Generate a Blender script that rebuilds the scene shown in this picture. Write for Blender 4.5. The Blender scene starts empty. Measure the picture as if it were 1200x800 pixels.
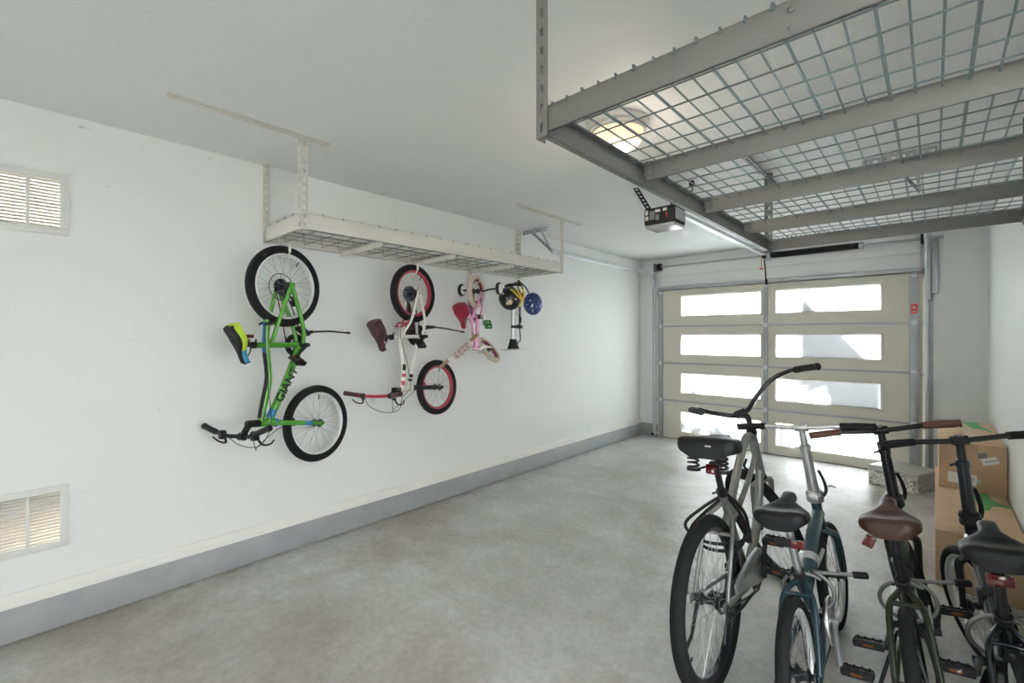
import bpy, bmesh, math, random
from mathutils import Vector, Matrix
random.seed(7)
COL = bpy.context.scene.collection
PI = math.pi
V = Vector

# ------------------------------------------------------------------ helpers
def catmull(pts, n=6, closed=False):
    P = [V(p) for p in pts]; m = len(P); out = []
    segs = m if closed else m - 1
    for i in range(segs):
        if closed:
            a, b, c, d = P[(i-1) % m], P[i], P[(i+1) % m], P[(i+2) % m]
        else:
            b, c = P[i], P[i+1]
            a = P[i-1] if i > 0 else b*2 - c
            d = P[i+2] if i+2 < m else c*2 - b
        for k in range(n):
            t = k/n
            out.append(0.5*((2*b) + (c-a)*t + (2*a-5*b+4*c-d)*t*t + (3*b-a-3*c+d)*t**3))
    if not closed: out.append(P[-1])
    return out

def frame_to(o, d, up=(0, 0, 1)):
    """matrix whose local Z runs along d, placed at o"""
    z = V(d).normalized(); u = V(up)
    if abs(z.dot(u.normalized())) > .98: u = V((1, 0, 0))
    x = u.cross(z).normalized(); y = z.cross(x)
    m = Matrix((x, y, z)).transposed().to_4x4(); m.translation = V(o); return m

class MB:
    def __init__(self): self.bm = bmesh.new()
    def face(self, vs, mat=0):
        try:
            f = self.bm.faces.new(vs); f.material_index = mat; f.tag = True; return f
        except ValueError: return None
    def box(self, c, s, mat=0, rot=None, bev=0.0, segs=2):
        m = Matrix.Translation(V(c))
        if rot is not None: m = m @ (rot.to_4x4() if len(rot.row) == 3 else rot)
        m = m @ Matrix.Diagonal((s[0]/2, s[1]/2, s[2]/2, 1))
        vs = [self.bm.verts.new(m @ V(p)) for p in
              ((-1,-1,-1),(1,-1,-1),(1,1,-1),(-1,1,-1),(-1,-1,1),(1,-1,1),(1,1,1),(-1,1,1))]
        fs = [self.face([vs[i] for i in q], mat) for q in
              ((3,2,1,0),(4,5,6,7),(0,1,5,4),(1,2,6,5),(2,3,7,6),(3,0,4,7))]
        if bev > 0:
            es = list({e for f in fs for e in f.edges})
            r = bmesh.ops.bevel(self.bm, geom=es, offset=bev, segments=segs, profile=.5, affect='EDGES')
            for f in r['faces']: f.material_index = mat; f.tag = True
        return self
    def bx(self, x0, x1, y0, y1, z0, z1, mat=0, bev=0.0):
        return self.box(((x0+x1)/2, (y0+y1)/2, (z0+z1)/2), (abs(x1-x0), abs(y1-y0), abs(z1-z0)), mat, None, bev)
    def loft(self, rings, mat=0, closed=False, caps=True, mats=None):
        R = [[self.bm.verts.new(V(p)) for p in r] for r in rings]; n = len(R[0]); m = len(R)
        for i in range(m if closed else m-1):
            a, b = R[i], R[(i+1) % m]
            for j in range(n):
                k = (j+1) % n
                self.face([a[j], a[k], b[k], b[j]], mats(i, j) if mats else mat)
        if caps and not closed:
            self.face(list(reversed(R[0])), mats(0, 0) if mats else mat); self.face(R[-1], mats(m-2, 0) if mats else mat)
        return self
    def tube(self, pts, r, seg=8, mat=0, closed=False, caps=True, flat=1.0):
        P = [V(p) for p in pts]; n = len(P)
        rs = r if isinstance(r, (list, tuple)) else [r]*n
        if len(rs) != n: rs = [rs[0] + (rs[-1]-rs[0])*i/(n-1) for i in range(n)]
        T = []
        for i in range(n):
            if closed: t = P[(i+1) % n] - P[i-1]
            else: t = P[min(i+1, n-1)] - P[max(i-1, 0)]
            T.append(t.normalized())
        u = V((0, 0, 1)) if abs(T[0].z) < .9 else V((1, 0, 0))
        u = (u - T[0]*u.dot(T[0])).normalized(); rings = []
        for i in range(n):
            u = (u - T[i]*u.dot(T[i])).normalized(); w = T[i].cross(u)
            rings.append([P[i] + (u*math.cos(2*PI*k/seg)*flat + w*math.sin(2*PI*k/seg))*rs[i] for k in range(seg)])
        return self.loft(rings, mat, closed, caps)
    def lathe(self, prof, o=(0,0,0), ax=(0,0,1), seg=24, mat=0, closed=False, mats=None):
        """prof: (radius, height) rows turned about ax through o"""
        m = frame_to(o, ax); n = len(prof)
        R = []
        for r, h in prof:
            if r < 1e-6: R.append([self.bm.verts.new(m @ V((0, 0, h)))])
            else: R.append([self.bm.verts.new(m @ V((r*math.cos(2*PI*k/seg), r*math.sin(2*PI*k/seg), h))) for k in range(seg)])
        for i in range(n if closed else n-1):
            a, b = R[i], R[(i+1) % n]; mm = mats[i] if mats else mat
            for j in range(seg):
                k = (j+1) % seg
                if len(a) == 1 and len(b) == 1: continue
                if len(a) == 1: self.face([a[0], b[k], b[j]], mm)
                elif len(b) == 1: self.face([a[j], a[k], b[0]], mm)
                else: self.face([a[j], a[k], b[k], b[j]], mm)
        return self
    def cyl(self, a, b, r, seg=16, mat=0, bev=0.0):
        a, b = V(a), V(b); L = (b-a).length
        if bev: prof = [(0,0),(r-bev,0),(r,bev),(r,L-bev),(r-bev,L),(0,L)]
        else: prof = [(0,0),(r,0),(r,L),(0,L)]
        return self.lathe(prof, a, b-a, seg, mat)
    def ball(self, c, r, seg=16, rings=10, mat=0, rot=None):
        r = (r, r, r) if isinstance(r, (int, float)) else r
        R = []
        for i in range(rings+1):
            a = PI*i/rings
            ring = [] if 0 < i < rings else None
            if ring is None: R.append([V((0, 0, r[2]*math.cos(a)))])
            else: R.append([V((r[0]*math.sin(a)*math.cos(2*PI*k/seg), r[1]*math.sin(a)*math.sin(2*PI*k/seg), r[2]*math.cos(a))) for k in range(seg)])
        R = [[self.bm.verts.new(V(c) + (rot @ p if rot is not None else p)) for p in q] for q in R]
        for i in range(rings):
            a, b = R[i], R[i+1]
            for j in range(seg):
                k = (j+1) % seg
                if len(a) == 1: self.face([a[0], b[j], b[k]], mat)
                elif len(b) == 1: self.face([a[j], b[0], a[k]], mat)
                else: self.face([a[j], b[j], b[k], a[k]], mat)
        return self
    def prism(self, poly, t0, t1, m=None, mat=0, bev=0.0):
        """poly in local XY, extruded local z t0..t1, placed by matrix m"""
        m = m or Matrix()
        a = [self.bm.verts.new(m @ V((p[0], p[1], t0))) for p in poly]
        b = [self.bm.verts.new(m @ V((p[0], p[1], t1))) for p in poly]
        n = len(poly); fs = [self.face(list(reversed(a)), mat), self.face(b, mat)]
        for i in range(n): fs.append(self.face([a[i], a[(i+1) % n], b[(i+1) % n], b[i]], mat))
        if bev:
            es = list({e for f in fs[:2] for e in f.edges})
            r = bmesh.ops.bevel(self.bm, geom=es, offset=bev, segments=2, profile=.5, affect='EDGES')
            for f in r['faces']: f.material_index = mat
        return self
    def build(self, name, mats, parent=None, mat4=None, sharp=40):
        bmesh.ops.recalc_face_normals(self.bm, faces=self.bm.faces)
        me = bpy.data.meshes.new(name); self.bm.to_mesh(me); self.bm.free()
        for mt in (mats if isinstance(mats, (list, tuple)) else [mats]): me.materials.append(mt)
        me.polygons.foreach_set('use_smooth', [True]*len(me.polygons))
        me.set_sharp_from_angle(angle=math.radians(sharp))
        o = bpy.data.objects.new(name, me); COL.objects.link(o)
        if parent: o.parent = parent
        if mat4 is not None: o.matrix_local = mat4
        return o

def tag(o, label=None, cat=None, group=None, kind=None):
    if label: o['label'] = label
    if cat: o['category'] = cat
    if group: o['group'] = group
    if kind: o['kind'] = kind
    return o
def thing(name, label, cat, loc=(0,0,0), group=None, mat4=None, kind=None, parent=None):
    o = bpy.data.objects.new(name, None); o.empty_display_size = .05; COL.objects.link(o)
    if mat4 is not None: o.matrix_world = mat4
    else: o.location = loc
    return tag(o, label, cat, group, kind)

# ------------------------------------------------------------------ materials
def mat(name, col, rough=.5, metal=0.0, noise=0.0, nscale=20, bump=0.0, bscale=80, coat=0.0, spec=.5, emis=None, estr=0):
    m = bpy.data.materials.new(name); m.use_nodes = True
    nt = m.node_tree; b = nt.nodes['Principled BSDF']
    b.inputs['Base Color'].default_value = (*col, 1); b.inputs['Roughness'].default_value = rough
    b.inputs['Metallic'].default_value = metal; b.inputs['Coat Weight'].default_value = coat
    b.inputs['Specular IOR Level'].default_value = spec
    tc = nt.nodes.new('ShaderNodeTexCoord')
    if noise:
        n = nt.nodes.new('ShaderNodeTexNoise'); n.inputs['Scale'].default_value = nscale; n.inputs['Detail'].default_value = 5
        nt.links.new(tc.outputs['Object'], n.inputs['Vector'])
        r = nt.nodes.new('ShaderNodeValToRGB')
        r.color_ramp.elements[0].position = .3; r.color_ramp.elements[1].position = .7
        r.color_ramp.elements[0].color = (*[c*(1-noise) for c in col], 1); r.color_ramp.elements[1].color = (*[min(1, c*(1+noise)) for c in col], 1)
        nt.links.new(n.outputs['Fac'], r.inputs['Fac']); nt.links.new(r.outputs['Color'], b.inputs['Base Color'])
    if bump:
        n2 = nt.nodes.new('ShaderNodeTexNoise'); n2.inputs['Scale'].default_value = bscale; n2.inputs['Detail'].default_value = 3
        nt.links.new(tc.outputs['Object'], n2.inputs['Vector'])
        bp = nt.nodes.new('ShaderNodeBump'); bp.inputs['Strength'].default_value = bump; bp.inputs['Distance'].default_value = .01
        nt.links.new(n2.outputs['Fac'], bp.inputs['Height']); nt.links.new(bp.outputs['Normal'], b.inputs['Normal'])
    if emis:
        b.inputs['Emission Color'].default_value = (*emis, 1); b.inputs['Emission Strength'].default_value = estr
    return m

def wall_material():
    m = mat('wall_paint', (.80, .815, .80), .42, bump=.06, bscale=90)
    nt = m.node_tree; b = nt.nodes['Principled BSDF']; L = nt.links
    tc = nt.nodes['Texture Coordinate']
    # sparse grey scuffs where things rubbed the paint
    mp = nt.nodes.new('ShaderNodeMapping'); mp.inputs['Scale'].default_value = (1, 1.2, 3.2); L.new(tc.outputs['Object'], mp.inputs['Vector'])
    n1 = nt.nodes.new('ShaderNodeTexNoise'); n1.inputs['Scale'].default_value = 9; n1.inputs['Detail'].default_value = 6; n1.inputs['Roughness'].default_value = .7
    L.new(mp.outputs['Vector'], n1.inputs['Vector'])
    n2 = nt.nodes.new('ShaderNodeTexNoise'); n2.inputs['Scale'].default_value = 1.1; L.new(tc.outputs['Object'], n2.inputs['Vector'])
    r1 = nt.nodes.new('ShaderNodeMapRange'); r1.inputs[1].default_value = .66; r1.inputs[2].default_value = .72; L.new(n1.outputs['Fac'], r1.inputs[0])
    r2 = nt.nodes.new('ShaderNodeMapRange'); r2.inputs[1].default_value = .52; r2.inputs[2].default_value = .62; L.new(n2.outputs['Fac'], r2.inputs[0])
    mu = nt.nodes.new('ShaderNodeMath'); mu.operation = 'MULTIPLY'; L.new(r1.outputs[0], mu.inputs[0]); L.new(r2.outputs[0], mu.inputs[1])
    mx = nt.nodes.new('ShaderNodeMix'); mx.data_type = 'RGBA'; mx.inputs[6].default_value = (.80, .815, .80, 1); mx.inputs[7].default_value = (.5, .5, .49, 1)
    L.new(mu.outputs[0], mx.inputs[0]); L.new(mx.outputs[2], b.inputs['Base Color'])
    return m

def floor_material():
    m = mat('concrete', (.42, .43, .42), .4)
    nt = m.node_tree; b = nt.nodes['Principled BSDF']; L = nt.links; tc = nt.nodes['Texture Coordinate']
    def noise(s, d=6, ro=.6, dist=0):
        n = nt.nodes.new('ShaderNodeTexNoise'); n.inputs['Scale'].default_value = s; n.inputs['Detail'].default_value = d
        n.inputs['Roughness'].default_value = ro; n.inputs['Distortion'].default_value = dist
        L.new(tc.outputs['Object'], n.inputs['Vector']); return n
    a = noise(1.1, 9, .66, .15); c = noise(5, 9, .72, .1); d = noise(60, 3)
    r = nt.nodes.new('ShaderNodeValToRGB'); e = r.color_ramp.elements
    e[0].position = .33; e[0].color = (.41, .41, .395, 1); e[1].position = .68; e[1].color = (.61, .615, .605, 1)
    k = r.color_ramp.elements.new(.52); k.color = (.51, .51, .495, 1)
    L.new(a.outputs['Fac'], r.inputs['Fac'])
    r2 = nt.nodes.new('ShaderNodeValToRGB'); e = r2.color_ramp.elements
    e[0].position = .35; e[0].color = (.80, .79, .76, 1); e[1].position = .6; e[1].color = (1.06, 1.06, 1.05, 1)
    L.new(c.outputs['Fac'], r2.inputs['Fac'])
    mx = nt.nodes.new('ShaderNodeMix'); mx.data_type = 'RGBA'; mx.blend_type = 'MULTIPLY'; mx.inputs[0].default_value = .55
    L.new(r.outputs['Color'], mx.inputs[6]); L.new(r2.outputs['Color'], mx.inputs[7])
    # brown dirt patches
    st = noise(.75, 8, .68, .3); rs = nt.nodes.new('ShaderNodeMapRange'); rs.inputs[1].default_value = .48; rs.inputs[2].default_value = .66; rs.inputs[4].default_value = .85
    L.new(st.outputs['Fac'], rs.inputs[0])
    m2 = nt.nodes.new('ShaderNodeMix'); m2.data_type = 'RGBA'; m2.inputs[7].default_value = (.29, .265, .225, 1)
    L.new(rs.outputs[0], m2.inputs[0]); L.new(mx.outputs[2], m2.inputs[6])
    # fine pits and specks, then a ragged line of grit along the left curb
    f1 = noise(26, 6, .75); rf = nt.nodes.new('ShaderNodeMapRange'); rf.inputs[1].default_value = .36; rf.inputs[2].default_value = .60; rf.inputs[3].default_value = .84; rf.inputs[4].default_value = 1.05
    L.new(f1.outputs['Fac'], rf.inputs[0])
    m3 = nt.nodes.new('ShaderNodeMix'); m3.data_type = 'RGBA'; m3.blend_type = 'MULTIPLY'; m3.inputs[0].default_value = 1
    L.new(m2.outputs[2], m3.inputs[6]); L.new(rf.outputs[0], m3.inputs[7])
    sp = noise(75, 2, .5); rp = nt.nodes.new('ShaderNodeMapRange'); rp.inputs[1].default_value = .72; rp.inputs[2].default_value = .76; rp.inputs[4].default_value = .7
    L.new(sp.outputs['Fac'], rp.inputs[0])
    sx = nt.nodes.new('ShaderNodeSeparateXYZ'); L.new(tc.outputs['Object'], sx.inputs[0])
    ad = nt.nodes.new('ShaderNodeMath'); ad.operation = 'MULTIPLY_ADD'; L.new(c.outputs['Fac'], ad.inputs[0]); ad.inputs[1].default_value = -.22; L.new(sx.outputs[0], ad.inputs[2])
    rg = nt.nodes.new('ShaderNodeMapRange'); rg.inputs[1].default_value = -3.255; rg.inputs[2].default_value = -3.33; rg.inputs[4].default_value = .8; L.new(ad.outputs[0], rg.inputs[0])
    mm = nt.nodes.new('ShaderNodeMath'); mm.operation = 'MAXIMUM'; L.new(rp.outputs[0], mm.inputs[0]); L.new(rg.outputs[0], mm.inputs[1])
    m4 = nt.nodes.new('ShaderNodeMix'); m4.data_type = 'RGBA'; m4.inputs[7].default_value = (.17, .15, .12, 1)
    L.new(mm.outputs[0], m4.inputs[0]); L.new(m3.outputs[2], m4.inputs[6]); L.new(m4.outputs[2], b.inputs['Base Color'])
    rr = nt.nodes.new('ShaderNodeMapRange'); rr.inputs[3].default_value = .34; rr.inputs[4].default_value = .46; b.inputs['Specular IOR Level'].default_value = .75; L.new(c.outputs['Fac'], rr.inputs[0]); L.new(rr.outputs[0], b.inputs['Roughness'])
    bp = nt.nodes.new('ShaderNodeBump'); bp.inputs['Strength'].default_value = .08; bp.inputs['Distance'].default_value = .01
    L.new(c.outputs['Fac'], bp.inputs['Height']); L.new(bp.outputs['Normal'], b.inputs['Normal'])
    return m

def glass_material():
    m = bpy.data.materials.new('frosted_pane'); m.use_nodes = True; nt = m.node_tree; L = nt.links
    nt.nodes.remove(nt.nodes['Principled BSDF']); out = nt.nodes['Material Output']
    t = nt.nodes.new('ShaderNodeBsdfTranslucent'); t.inputs['Color'].default_value = (.15, .157, .163, 1)
    g = nt.nodes.new('ShaderNodeBsdfGlossy'); g.inputs['Roughness'].default_value = .25
    x = nt.nodes.new('ShaderNodeMixShader'); x.inputs[0].default_value = .05
    L.new(t.outputs[0], x.inputs[1]); L.new(g.outputs[0], x.inputs[2]); L.new(x.outputs[0], out.inputs['Surface'])
    return m

def crystal_material():
    m = mat('mirror_beads', (.62, .61, .58), .2, .45)
    nt = m.node_tree; b = nt.nodes['Principled BSDF']; L = nt.links; tc = nt.nodes['Texture Coordinate']
    v = nt.nodes.new('ShaderNodeTexVoronoi'); v.inputs['Scale'].default_value = 55; L.new(tc.outputs['Object'], v.inputs['Vector'])
    r = nt.nodes.new('ShaderNodeValToRGB'); r.color_ramp.elements[0].color = (.42, .41, .39, 1); r.color_ramp.elements[1].color = (.95, .94, .9, 1)
    L.new(v.outputs['Color'], r.inputs['Fac']); L.new(r.outputs['Color'], b.inputs['Base Color'])
    bp = nt.nodes.new('ShaderNodeBump'); bp.inputs['Strength'].default_value = .9; bp.inputs['Distance'].default_value = .012
    L.new(v.outputs['Distance'], bp.inputs['Height']); L.new(bp.outputs['Normal'], b.inputs['Normal'])
    return m

def tread_material(name, col, scale=60):
    m = mat(name, col, .75, spec=.2); nt = m.node_tree; b = nt.nodes['Principled BSDF']; L = nt.links; tc = nt.nodes['Texture Coordinate']
    v = nt.nodes.new('ShaderNodeTexVoronoi'); v.inputs['Scale'].default_value = scale; v.inputs['Randomness'].default_value = .25
    L.new(tc.outputs['Object'], v.inputs['Vector'])
    bp = nt.nodes.new('ShaderNodeBump'); bp.inputs['Strength'].default_value = .6; bp.inputs['Distance'].default_value = .004
    L.new(v.outputs['Distance'], bp.inputs['Height']); L.new(bp.outputs['Normal'], b.inputs['Normal'])
    return m

M = {}
M['wall'] = wall_material(); M['floor'] = floor_material(); M['pane'] = glass_material(); M['crystal'] = crystal_material()
M['ceil'] = mat('ceiling_paint', (.735, .745, .74), .6, bump=.10, bscale=70)
M['curb'] = mat('curb_paint', (.33, .345, .345), .5, noise=.08, nscale=7)
M['trim'] = mat('trim_paint', (.80, .79, .755), .5, noise=.03, nscale=5)
M['door'] = mat('door_cream', (.66, .64, .55), .45, noise=.02, nscale=4)
M['galv'] = mat('galvanised_steel', (.42, .44, .46), .42, .55, noise=.08, nscale=14)
M['galvdark'] = mat('dull_galvanised', (.20, .205, .21), .5, .4)
M['galvlight'] = mat('bright_galvanised', (.66, .68, .70), .33, .6, noise=.06, nscale=14)
M['greyrack'] = mat('grey_rack_paint', (.165, .165, .155), .45, noise=.03, nscale=8)
M['whiterack'] = mat('white_rack_paint', (.60, .585, .545), .42, noise=.02, nscale=8)
M['zinc'] = mat('zinc_wire', (.23, .28, .28), .35, .7)
M['black'] = mat('black_plastic', (.012, .012, .013), .5, spec=.3, bump=.05, bscale=200)
M['blackgloss'] = mat('gloss_black_paint', (.012, .013, .015), .25, coat=.4)
M['blackmetal'] = mat('black_metal', (.03, .03, .033), .35, .5)
M['rubber'] = mat('tyre_rubber', (.012, .012, .0125), .75, bump=.2, bscale=140, spec=.2)
M['tread'] = tread_material('treaded_rubber', (.013, .013, .0135), 75)
M['creamtyre'] = tread_material('cream_tyre', (.56, .50, .41), 95)
M['steel'] = mat('polished_steel', (.72, .72, .72), .22, 1.0)
M['spoke'] = mat('spoke_steel', (.35, .35, .36), .3, .9)
M['alu'] = mat('silver_alloy', (.60, .61, .61), .3, .85)
M['silverpaint'] = mat('silver_paint', (.25, .25, .245), .3, .55, coat=.3)
M['rimsilver'] = mat('rim_alloy', (.74, .75, .74), .35, .35)
M['green'] = mat('bright_green_paint', (.075, .31, .028), .25, coat=.5)
M['bluedecal'] = mat('cyan_blue_paint', (.02, .18, .38), .3)
M['lime'] = mat('lime_vinyl', (.45, .62, .03), .5)
M['bluevinyl'] = mat('blue_vinyl', (.03, .28, .46), .5)
M['whitepaint'] = mat('white_bike_paint', (.78, .77, .72), .25, coat=.5)
M['red'] = mat('red_anodised', (.42, .02, .05), .3, .2)
M['pinkred'] = mat('pinkish_red_rim', (.36, .03, .065), .35)
M['maroon'] = mat('maroon_vinyl', (.06, .014, .02), .4, noise=.6, nscale=22)
M['redvinyl'] = mat('red_vinyl', (.22, .008, .028), .35)
M['pink'] = mat('pink_paint', (.62, .30, .46), .22, .25, coat=.5)
M['padpink'] = mat('pale_pad_vinyl', (.52, .43, .42), .6)
M['paddot'] = mat('pad_dot_print', (.14, .015, .04), .6)
M['tan'] = mat('tan_rubber', (.26, .19, .10), .6)
M['greenpedal'] = mat('green_pedal_plastic', (.02, .20, .03), .4)
M['teal'] = mat('dark_teal_paint', (.012, .038, .047), .28, coat=.5)
M['olive'] = mat('dark_olive_paint', (.022, .030, .017), .3, coat=.4)
M['navy'] = mat('blue_black_paint', (.014, .017, .022), .25, coat=.5)
M['saddleblk'] = mat('black_vinyl', (.010, .010, .011), .45, spec=.25, bump=.08, bscale=250)
M['saddlebrn'] = mat('brown_leather', (.042, .016, .011), .42, spec=.4, noise=.2, nscale=30, bump=.06, bscale=200)
M['gripbrn'] = mat('brown_leather_grip', (.12, .05, .03), .5, noise=.2, nscale=40)
M['reflred'] = mat('red_reflector', (.10, .004, .006), .15, coat=.5)
M['amber'] = mat('amber_reflector', (.17, .055, .01), .2, coat=.5)
M['whiterefl'] = mat('white_reflector', (.8, .8, .78), .2)
M['card'] = mat('kraft_cardboard', (.52, .36, .22), .8, noise=.06, nscale=9)
M['tape'] = mat('clear_brown_tape', (.46, .31, .18), .35)
M['cardgreen'] = mat('green_print', (.10, .34, .12), .7)
M['paper'] = mat('label_paper', (.78, .77, .74), .6)
M['ink'] = mat('grey_ink', (.22, .22, .22), .7)
M['stickred'] = mat('red_sticker', (.62, .05, .03), .5)
M['brass'] = mat('brushed_nickel', (.62, .60, .55), .4, .5)
M['dome'] = mat('warm_glass', (.95, .84, .62), .3, emis=(1, .72, .36), estr=.42)
M['helmblack'] = mat('helmet_black', (.011, .011, .011), .3, coat=.4)
M['yellow'] = mat('yellow_webbing', (.62, .46, .03), .6)
M['helmblue'] = mat('helmet_blue', (.012, .036, .17), .3, coat=.4)
M['foam'] = mat('helmet_foam', (.035, .035, .04), .8)
M['tanpatch'] = mat('tan_decal', (.60, .48, .28), .5)
M['earth'] = mat('outside_earth', (.16, .11, .07), .9, noise=.3, nscale=3)
M['stone'] = mat('pale_stone', (.55, .55, .54), .8)
M['bluewall'] = mat('blue_grey_paving', (.16, .20, .30), .8)
M['leaf'] = mat('leaf_green', (.06, .12, .04), .6)
M['ventgrey'] = mat('vent_enamel', (.70, .71, .68), .45)
M['ventslat'] = mat('vent_slat_enamel', (.62, .60, .54), .5)

# ------------------------------------------------------------------ room shell (X right, Y to the door, Z up)
XL, XR, YD, YB, H = -3.21, .38, 6.28, -2.8, 2.565
def structure(name, mb, mt, label=None, parent=None, cat=None):
    o = mb.build(name, mt, parent)
    if parent is None: tag(o, label, cat, kind='structure')
    return o
b = MB(); b.bx(XL-.14, XR+.14, YB, YD+.06, -.12, 0); structure('floor', b, M['floor'], 'mottled grey concrete garage floor', cat='floor')
b = MB(); b.bx(XL-.14, XR+.14, YB, YD+.2, H, H+.12); structure('ceiling', b, M['ceil'], 'smooth off-white garage ceiling', cat='ceiling')
# left wall with two vent openings
VY0, VY1 = -.205, .152
b = MB(); t = .12
zs = [0, .415, .69, 1.973, 2.245, H]
b.bx(XL-t, XL, YB, VY0, 0, H); b.bx(XL-t, XL, VY1, YD, 0, H)
for z0, z1 in ((0, .415), (.69, 1.973), (2.245, H)): b.bx(XL-t, XL, VY0, VY1, z0, z1)
structure('wall_left', b, M['wall'], 'long white left wall behind the hanging bikes', cat='wall')
b = MB(); b.bx(XR, XR+.12, 1.5, YD+.2, 0, H); b.bx(XR, XR+.12, YB, -.25, 0, H); b.bx(XR, XR+.12, -.25, 1.5, 2.2, H); structure('wall_right', b, M['wall'], 'white right wall beside the cardboard boxes', cat='wall')  # side doorway gap added so sky light reaches the left wall
# rear of the garage: closed behind the standing bikes, doorway on the left added for sky light
b = MB(); b.bx(XL-.12, -2.4, YB-.12, YB, 0, H); b.bx(-1.4, XR+.12, YB-.12, YB, 0, H); b.bx(-2.4, -1.4, YB-.12, YB, 2.1, H); structure('wall_rear', b, M['wall'], 'rear wall behind the camera with a doorway added for sky light', cat='wall')
b = MB(); b.bx(XR-.015, XR+.135, -.32, -.25, 0, 2.27, bev=.003); b.bx(XR-.015, XR+.135, 1.5, 1.57, 0, 2.27, bev=.003); b.bx(XR-.015, XR+.135, -.25, 1.5, 2.2, 2.27, bev=.003); structure('trim_4', b, M['trim'], 'white frame round the side doorway added for sky light', cat='trim')
DX0, DX1, DZ = -2.93, -.06, 2.145
b = MB(); b.bx(XL-.12, DX0, YD, YD+.16, 0, H); b.bx(DX1, XR+.12, YD, YD+.16, 0, H); b.bx(DX0, DX1, YD, YD+.16, DZ, H); b.bx(DX0, DX0+.06, YD+.065, YD+.16, 0, DZ); b.bx(DX1-.06, DX1, YD+.065, YD+.16, 0, DZ); b.bx(DX0, DX1, YD+.065, YD+.16, DZ-.05, DZ)
structure('wall_front', b, M['wall'], 'white end wall around the garage door', cat='wall')
b = MB(); b.bx(-2.875, -.10, YD-.022, YD, DZ+.012, 2.305, bev=.004); structure('trim_1', b, M['wall'], 'lower header board above the garage door', cat='trim')
b = MB(); b.bx(-2.875, -.10, YD-.036, YD, 2.305, H-.005, bev=.004); structure('trim_2', b, M['wall'], 'upper header board above the garage door', cat='trim')
b = MB(); b.bx(XL, XL+.006, YB, YD, 0, .163, bev=.002); structure('baseboard_left', b, M['curb'], 'grey painted curb along the left wall', cat='baseboard')
b = MB(); b.bx(XL, XL+.011, YB, YD, .163, .232, bev=.003); b.bx(XL, XL+.014, YB, YD, .163, .186, bev=.003)
structure('trim_3', b, M['trim'], 'white trim strip above the grey curb', cat='trim')
b = MB(); b.bx(XL, DX0, YD-.006, YD, 0, .178, bev=.002); structure('baseboard_front', b, M['curb'], 'short grey curb left of the garage door', cat='baseboard')
b = MB(); b.bx(XR-.006, XR, 1.5, YD, 0, .165, bev=.002); b.bx(XR-.006, XR, YB, -.25, 0, .165, bev=.002); structure('baseboard_right', b, M['curb'], 'grey curb along the right wall', cat='baseboard')
# outside world: ground, eave over the vents, walls added to cut light, neighbouring wall, railing and shrub that shade the door panes
b = MB(); b.bx(-9, XL-.12, -2.8, 6.4, -.14, -.02); structure('ground_outside', b, M['earth'], 'bare earth outside the left vents', cat='ground')
b = MB(); b.bx(-9, 8, YD+.16, 16, -.14, -.02); b.bx(-9, 8, -14, YB, -.14, -.02); b.bx(XR+.12, 9, YB, YD+.16, -.14, -.02); structure('ground_drive', b, mat('asphalt', (.10, .10, .102), .9), 'dark driveway outside the garage door and ground added behind', cat='ground')  # ground behind is added so less light reaches the ceiling
b = MB(); b.bx(-9, -5.45, -6, 6, -.02, -.005); structure('path_outside', b, M['bluewall'], 'blue grey path beyond the lower vent', cat='path')
b = MB(); b.bx(-6.3, -6.1, -8, 6, -.02, 5.5); structure('wall_sky_block', b, mat('added_wall_render', (.62, .60, .55), .8), 'pale wall added outside to dim the upper vent', cat='wall')  # added wall keeps bright sky out of the vent view
b = MB(); b.bx(-3.93, XL-.12, -4, 5, 2.40, 2.52); structure('eave_outside', b, M['earth'], 'brown eave outside the upper vent', cat='eave')

b = MB(); b.bx(XR+.12, 10, YD, YD+.16, 0, 10); b.bx(-12, XL-.14, YD, YD+.16, 0, 10); b.bx(XL-.14, XR+.12, YD+.02, YD+.16, H+.12, 10); structure('wall_sun_block', b, M['wall'], 'unseen wall added above and beside the garage door to block sun', cat='wall')  # unseen house front added to keep sun off the ground behind
# ------------------------------------------------------------------ vents
def vent(z0, z1, label, tilt, n):
    r = thing('wall_vent', label, 'vent', (XL, (VY0+VY1)/2, (z0+z1)/2)); cy = (VY0+VY1)/2; cz = (z0+z1)/2; w = VY1-VY0; h = z1-z0
    f = MB(); o = .017; bt = .033
    def fb(y0, y1, za, zb): f.bx(-.01, .008, y0, y1, za, zb, bev=.002)
    W, Hh = w/2+o, h/2+o
    fb(-W, W, Hh-bt, Hh); fb(-W, W, -Hh, -Hh+bt); fb(W-bt, W, -Hh+bt, Hh-bt); fb(-W, -W+bt, -Hh+bt, Hh-bt); fb(.045, .058, -Hh+bt, Hh-bt); fb(-.065, -.052, -Hh+bt, Hh-bt)
    f.box((.010, W-.012, .0), (.004, .01, .004)); f.build('vent_frame', M['ventgrey'], r)
    for y0, y1 in ((-W+bt, -.065), (-.052, .045), (.058, W-bt)):
        s = MB()
        for i in range(n):
            z = -Hh+bt + (2*Hh-2*bt)*(i+.5)/n
            s.box((-.012, (y0+y1)/2, z), (.02, y1-y0+.003, .0055), rot=Matrix.Rotation(tilt, 3, 'Y'))
        s.build('louver', M['ventslat'], r)
vent(1.973, 2.245, 'upper white louvered wall vent, daylight between its slats', math.radians(-6), 15)
vent(.415, .69, 'lower white louvered wall vent just above the grey curb', math.radians(14), 15)

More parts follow.
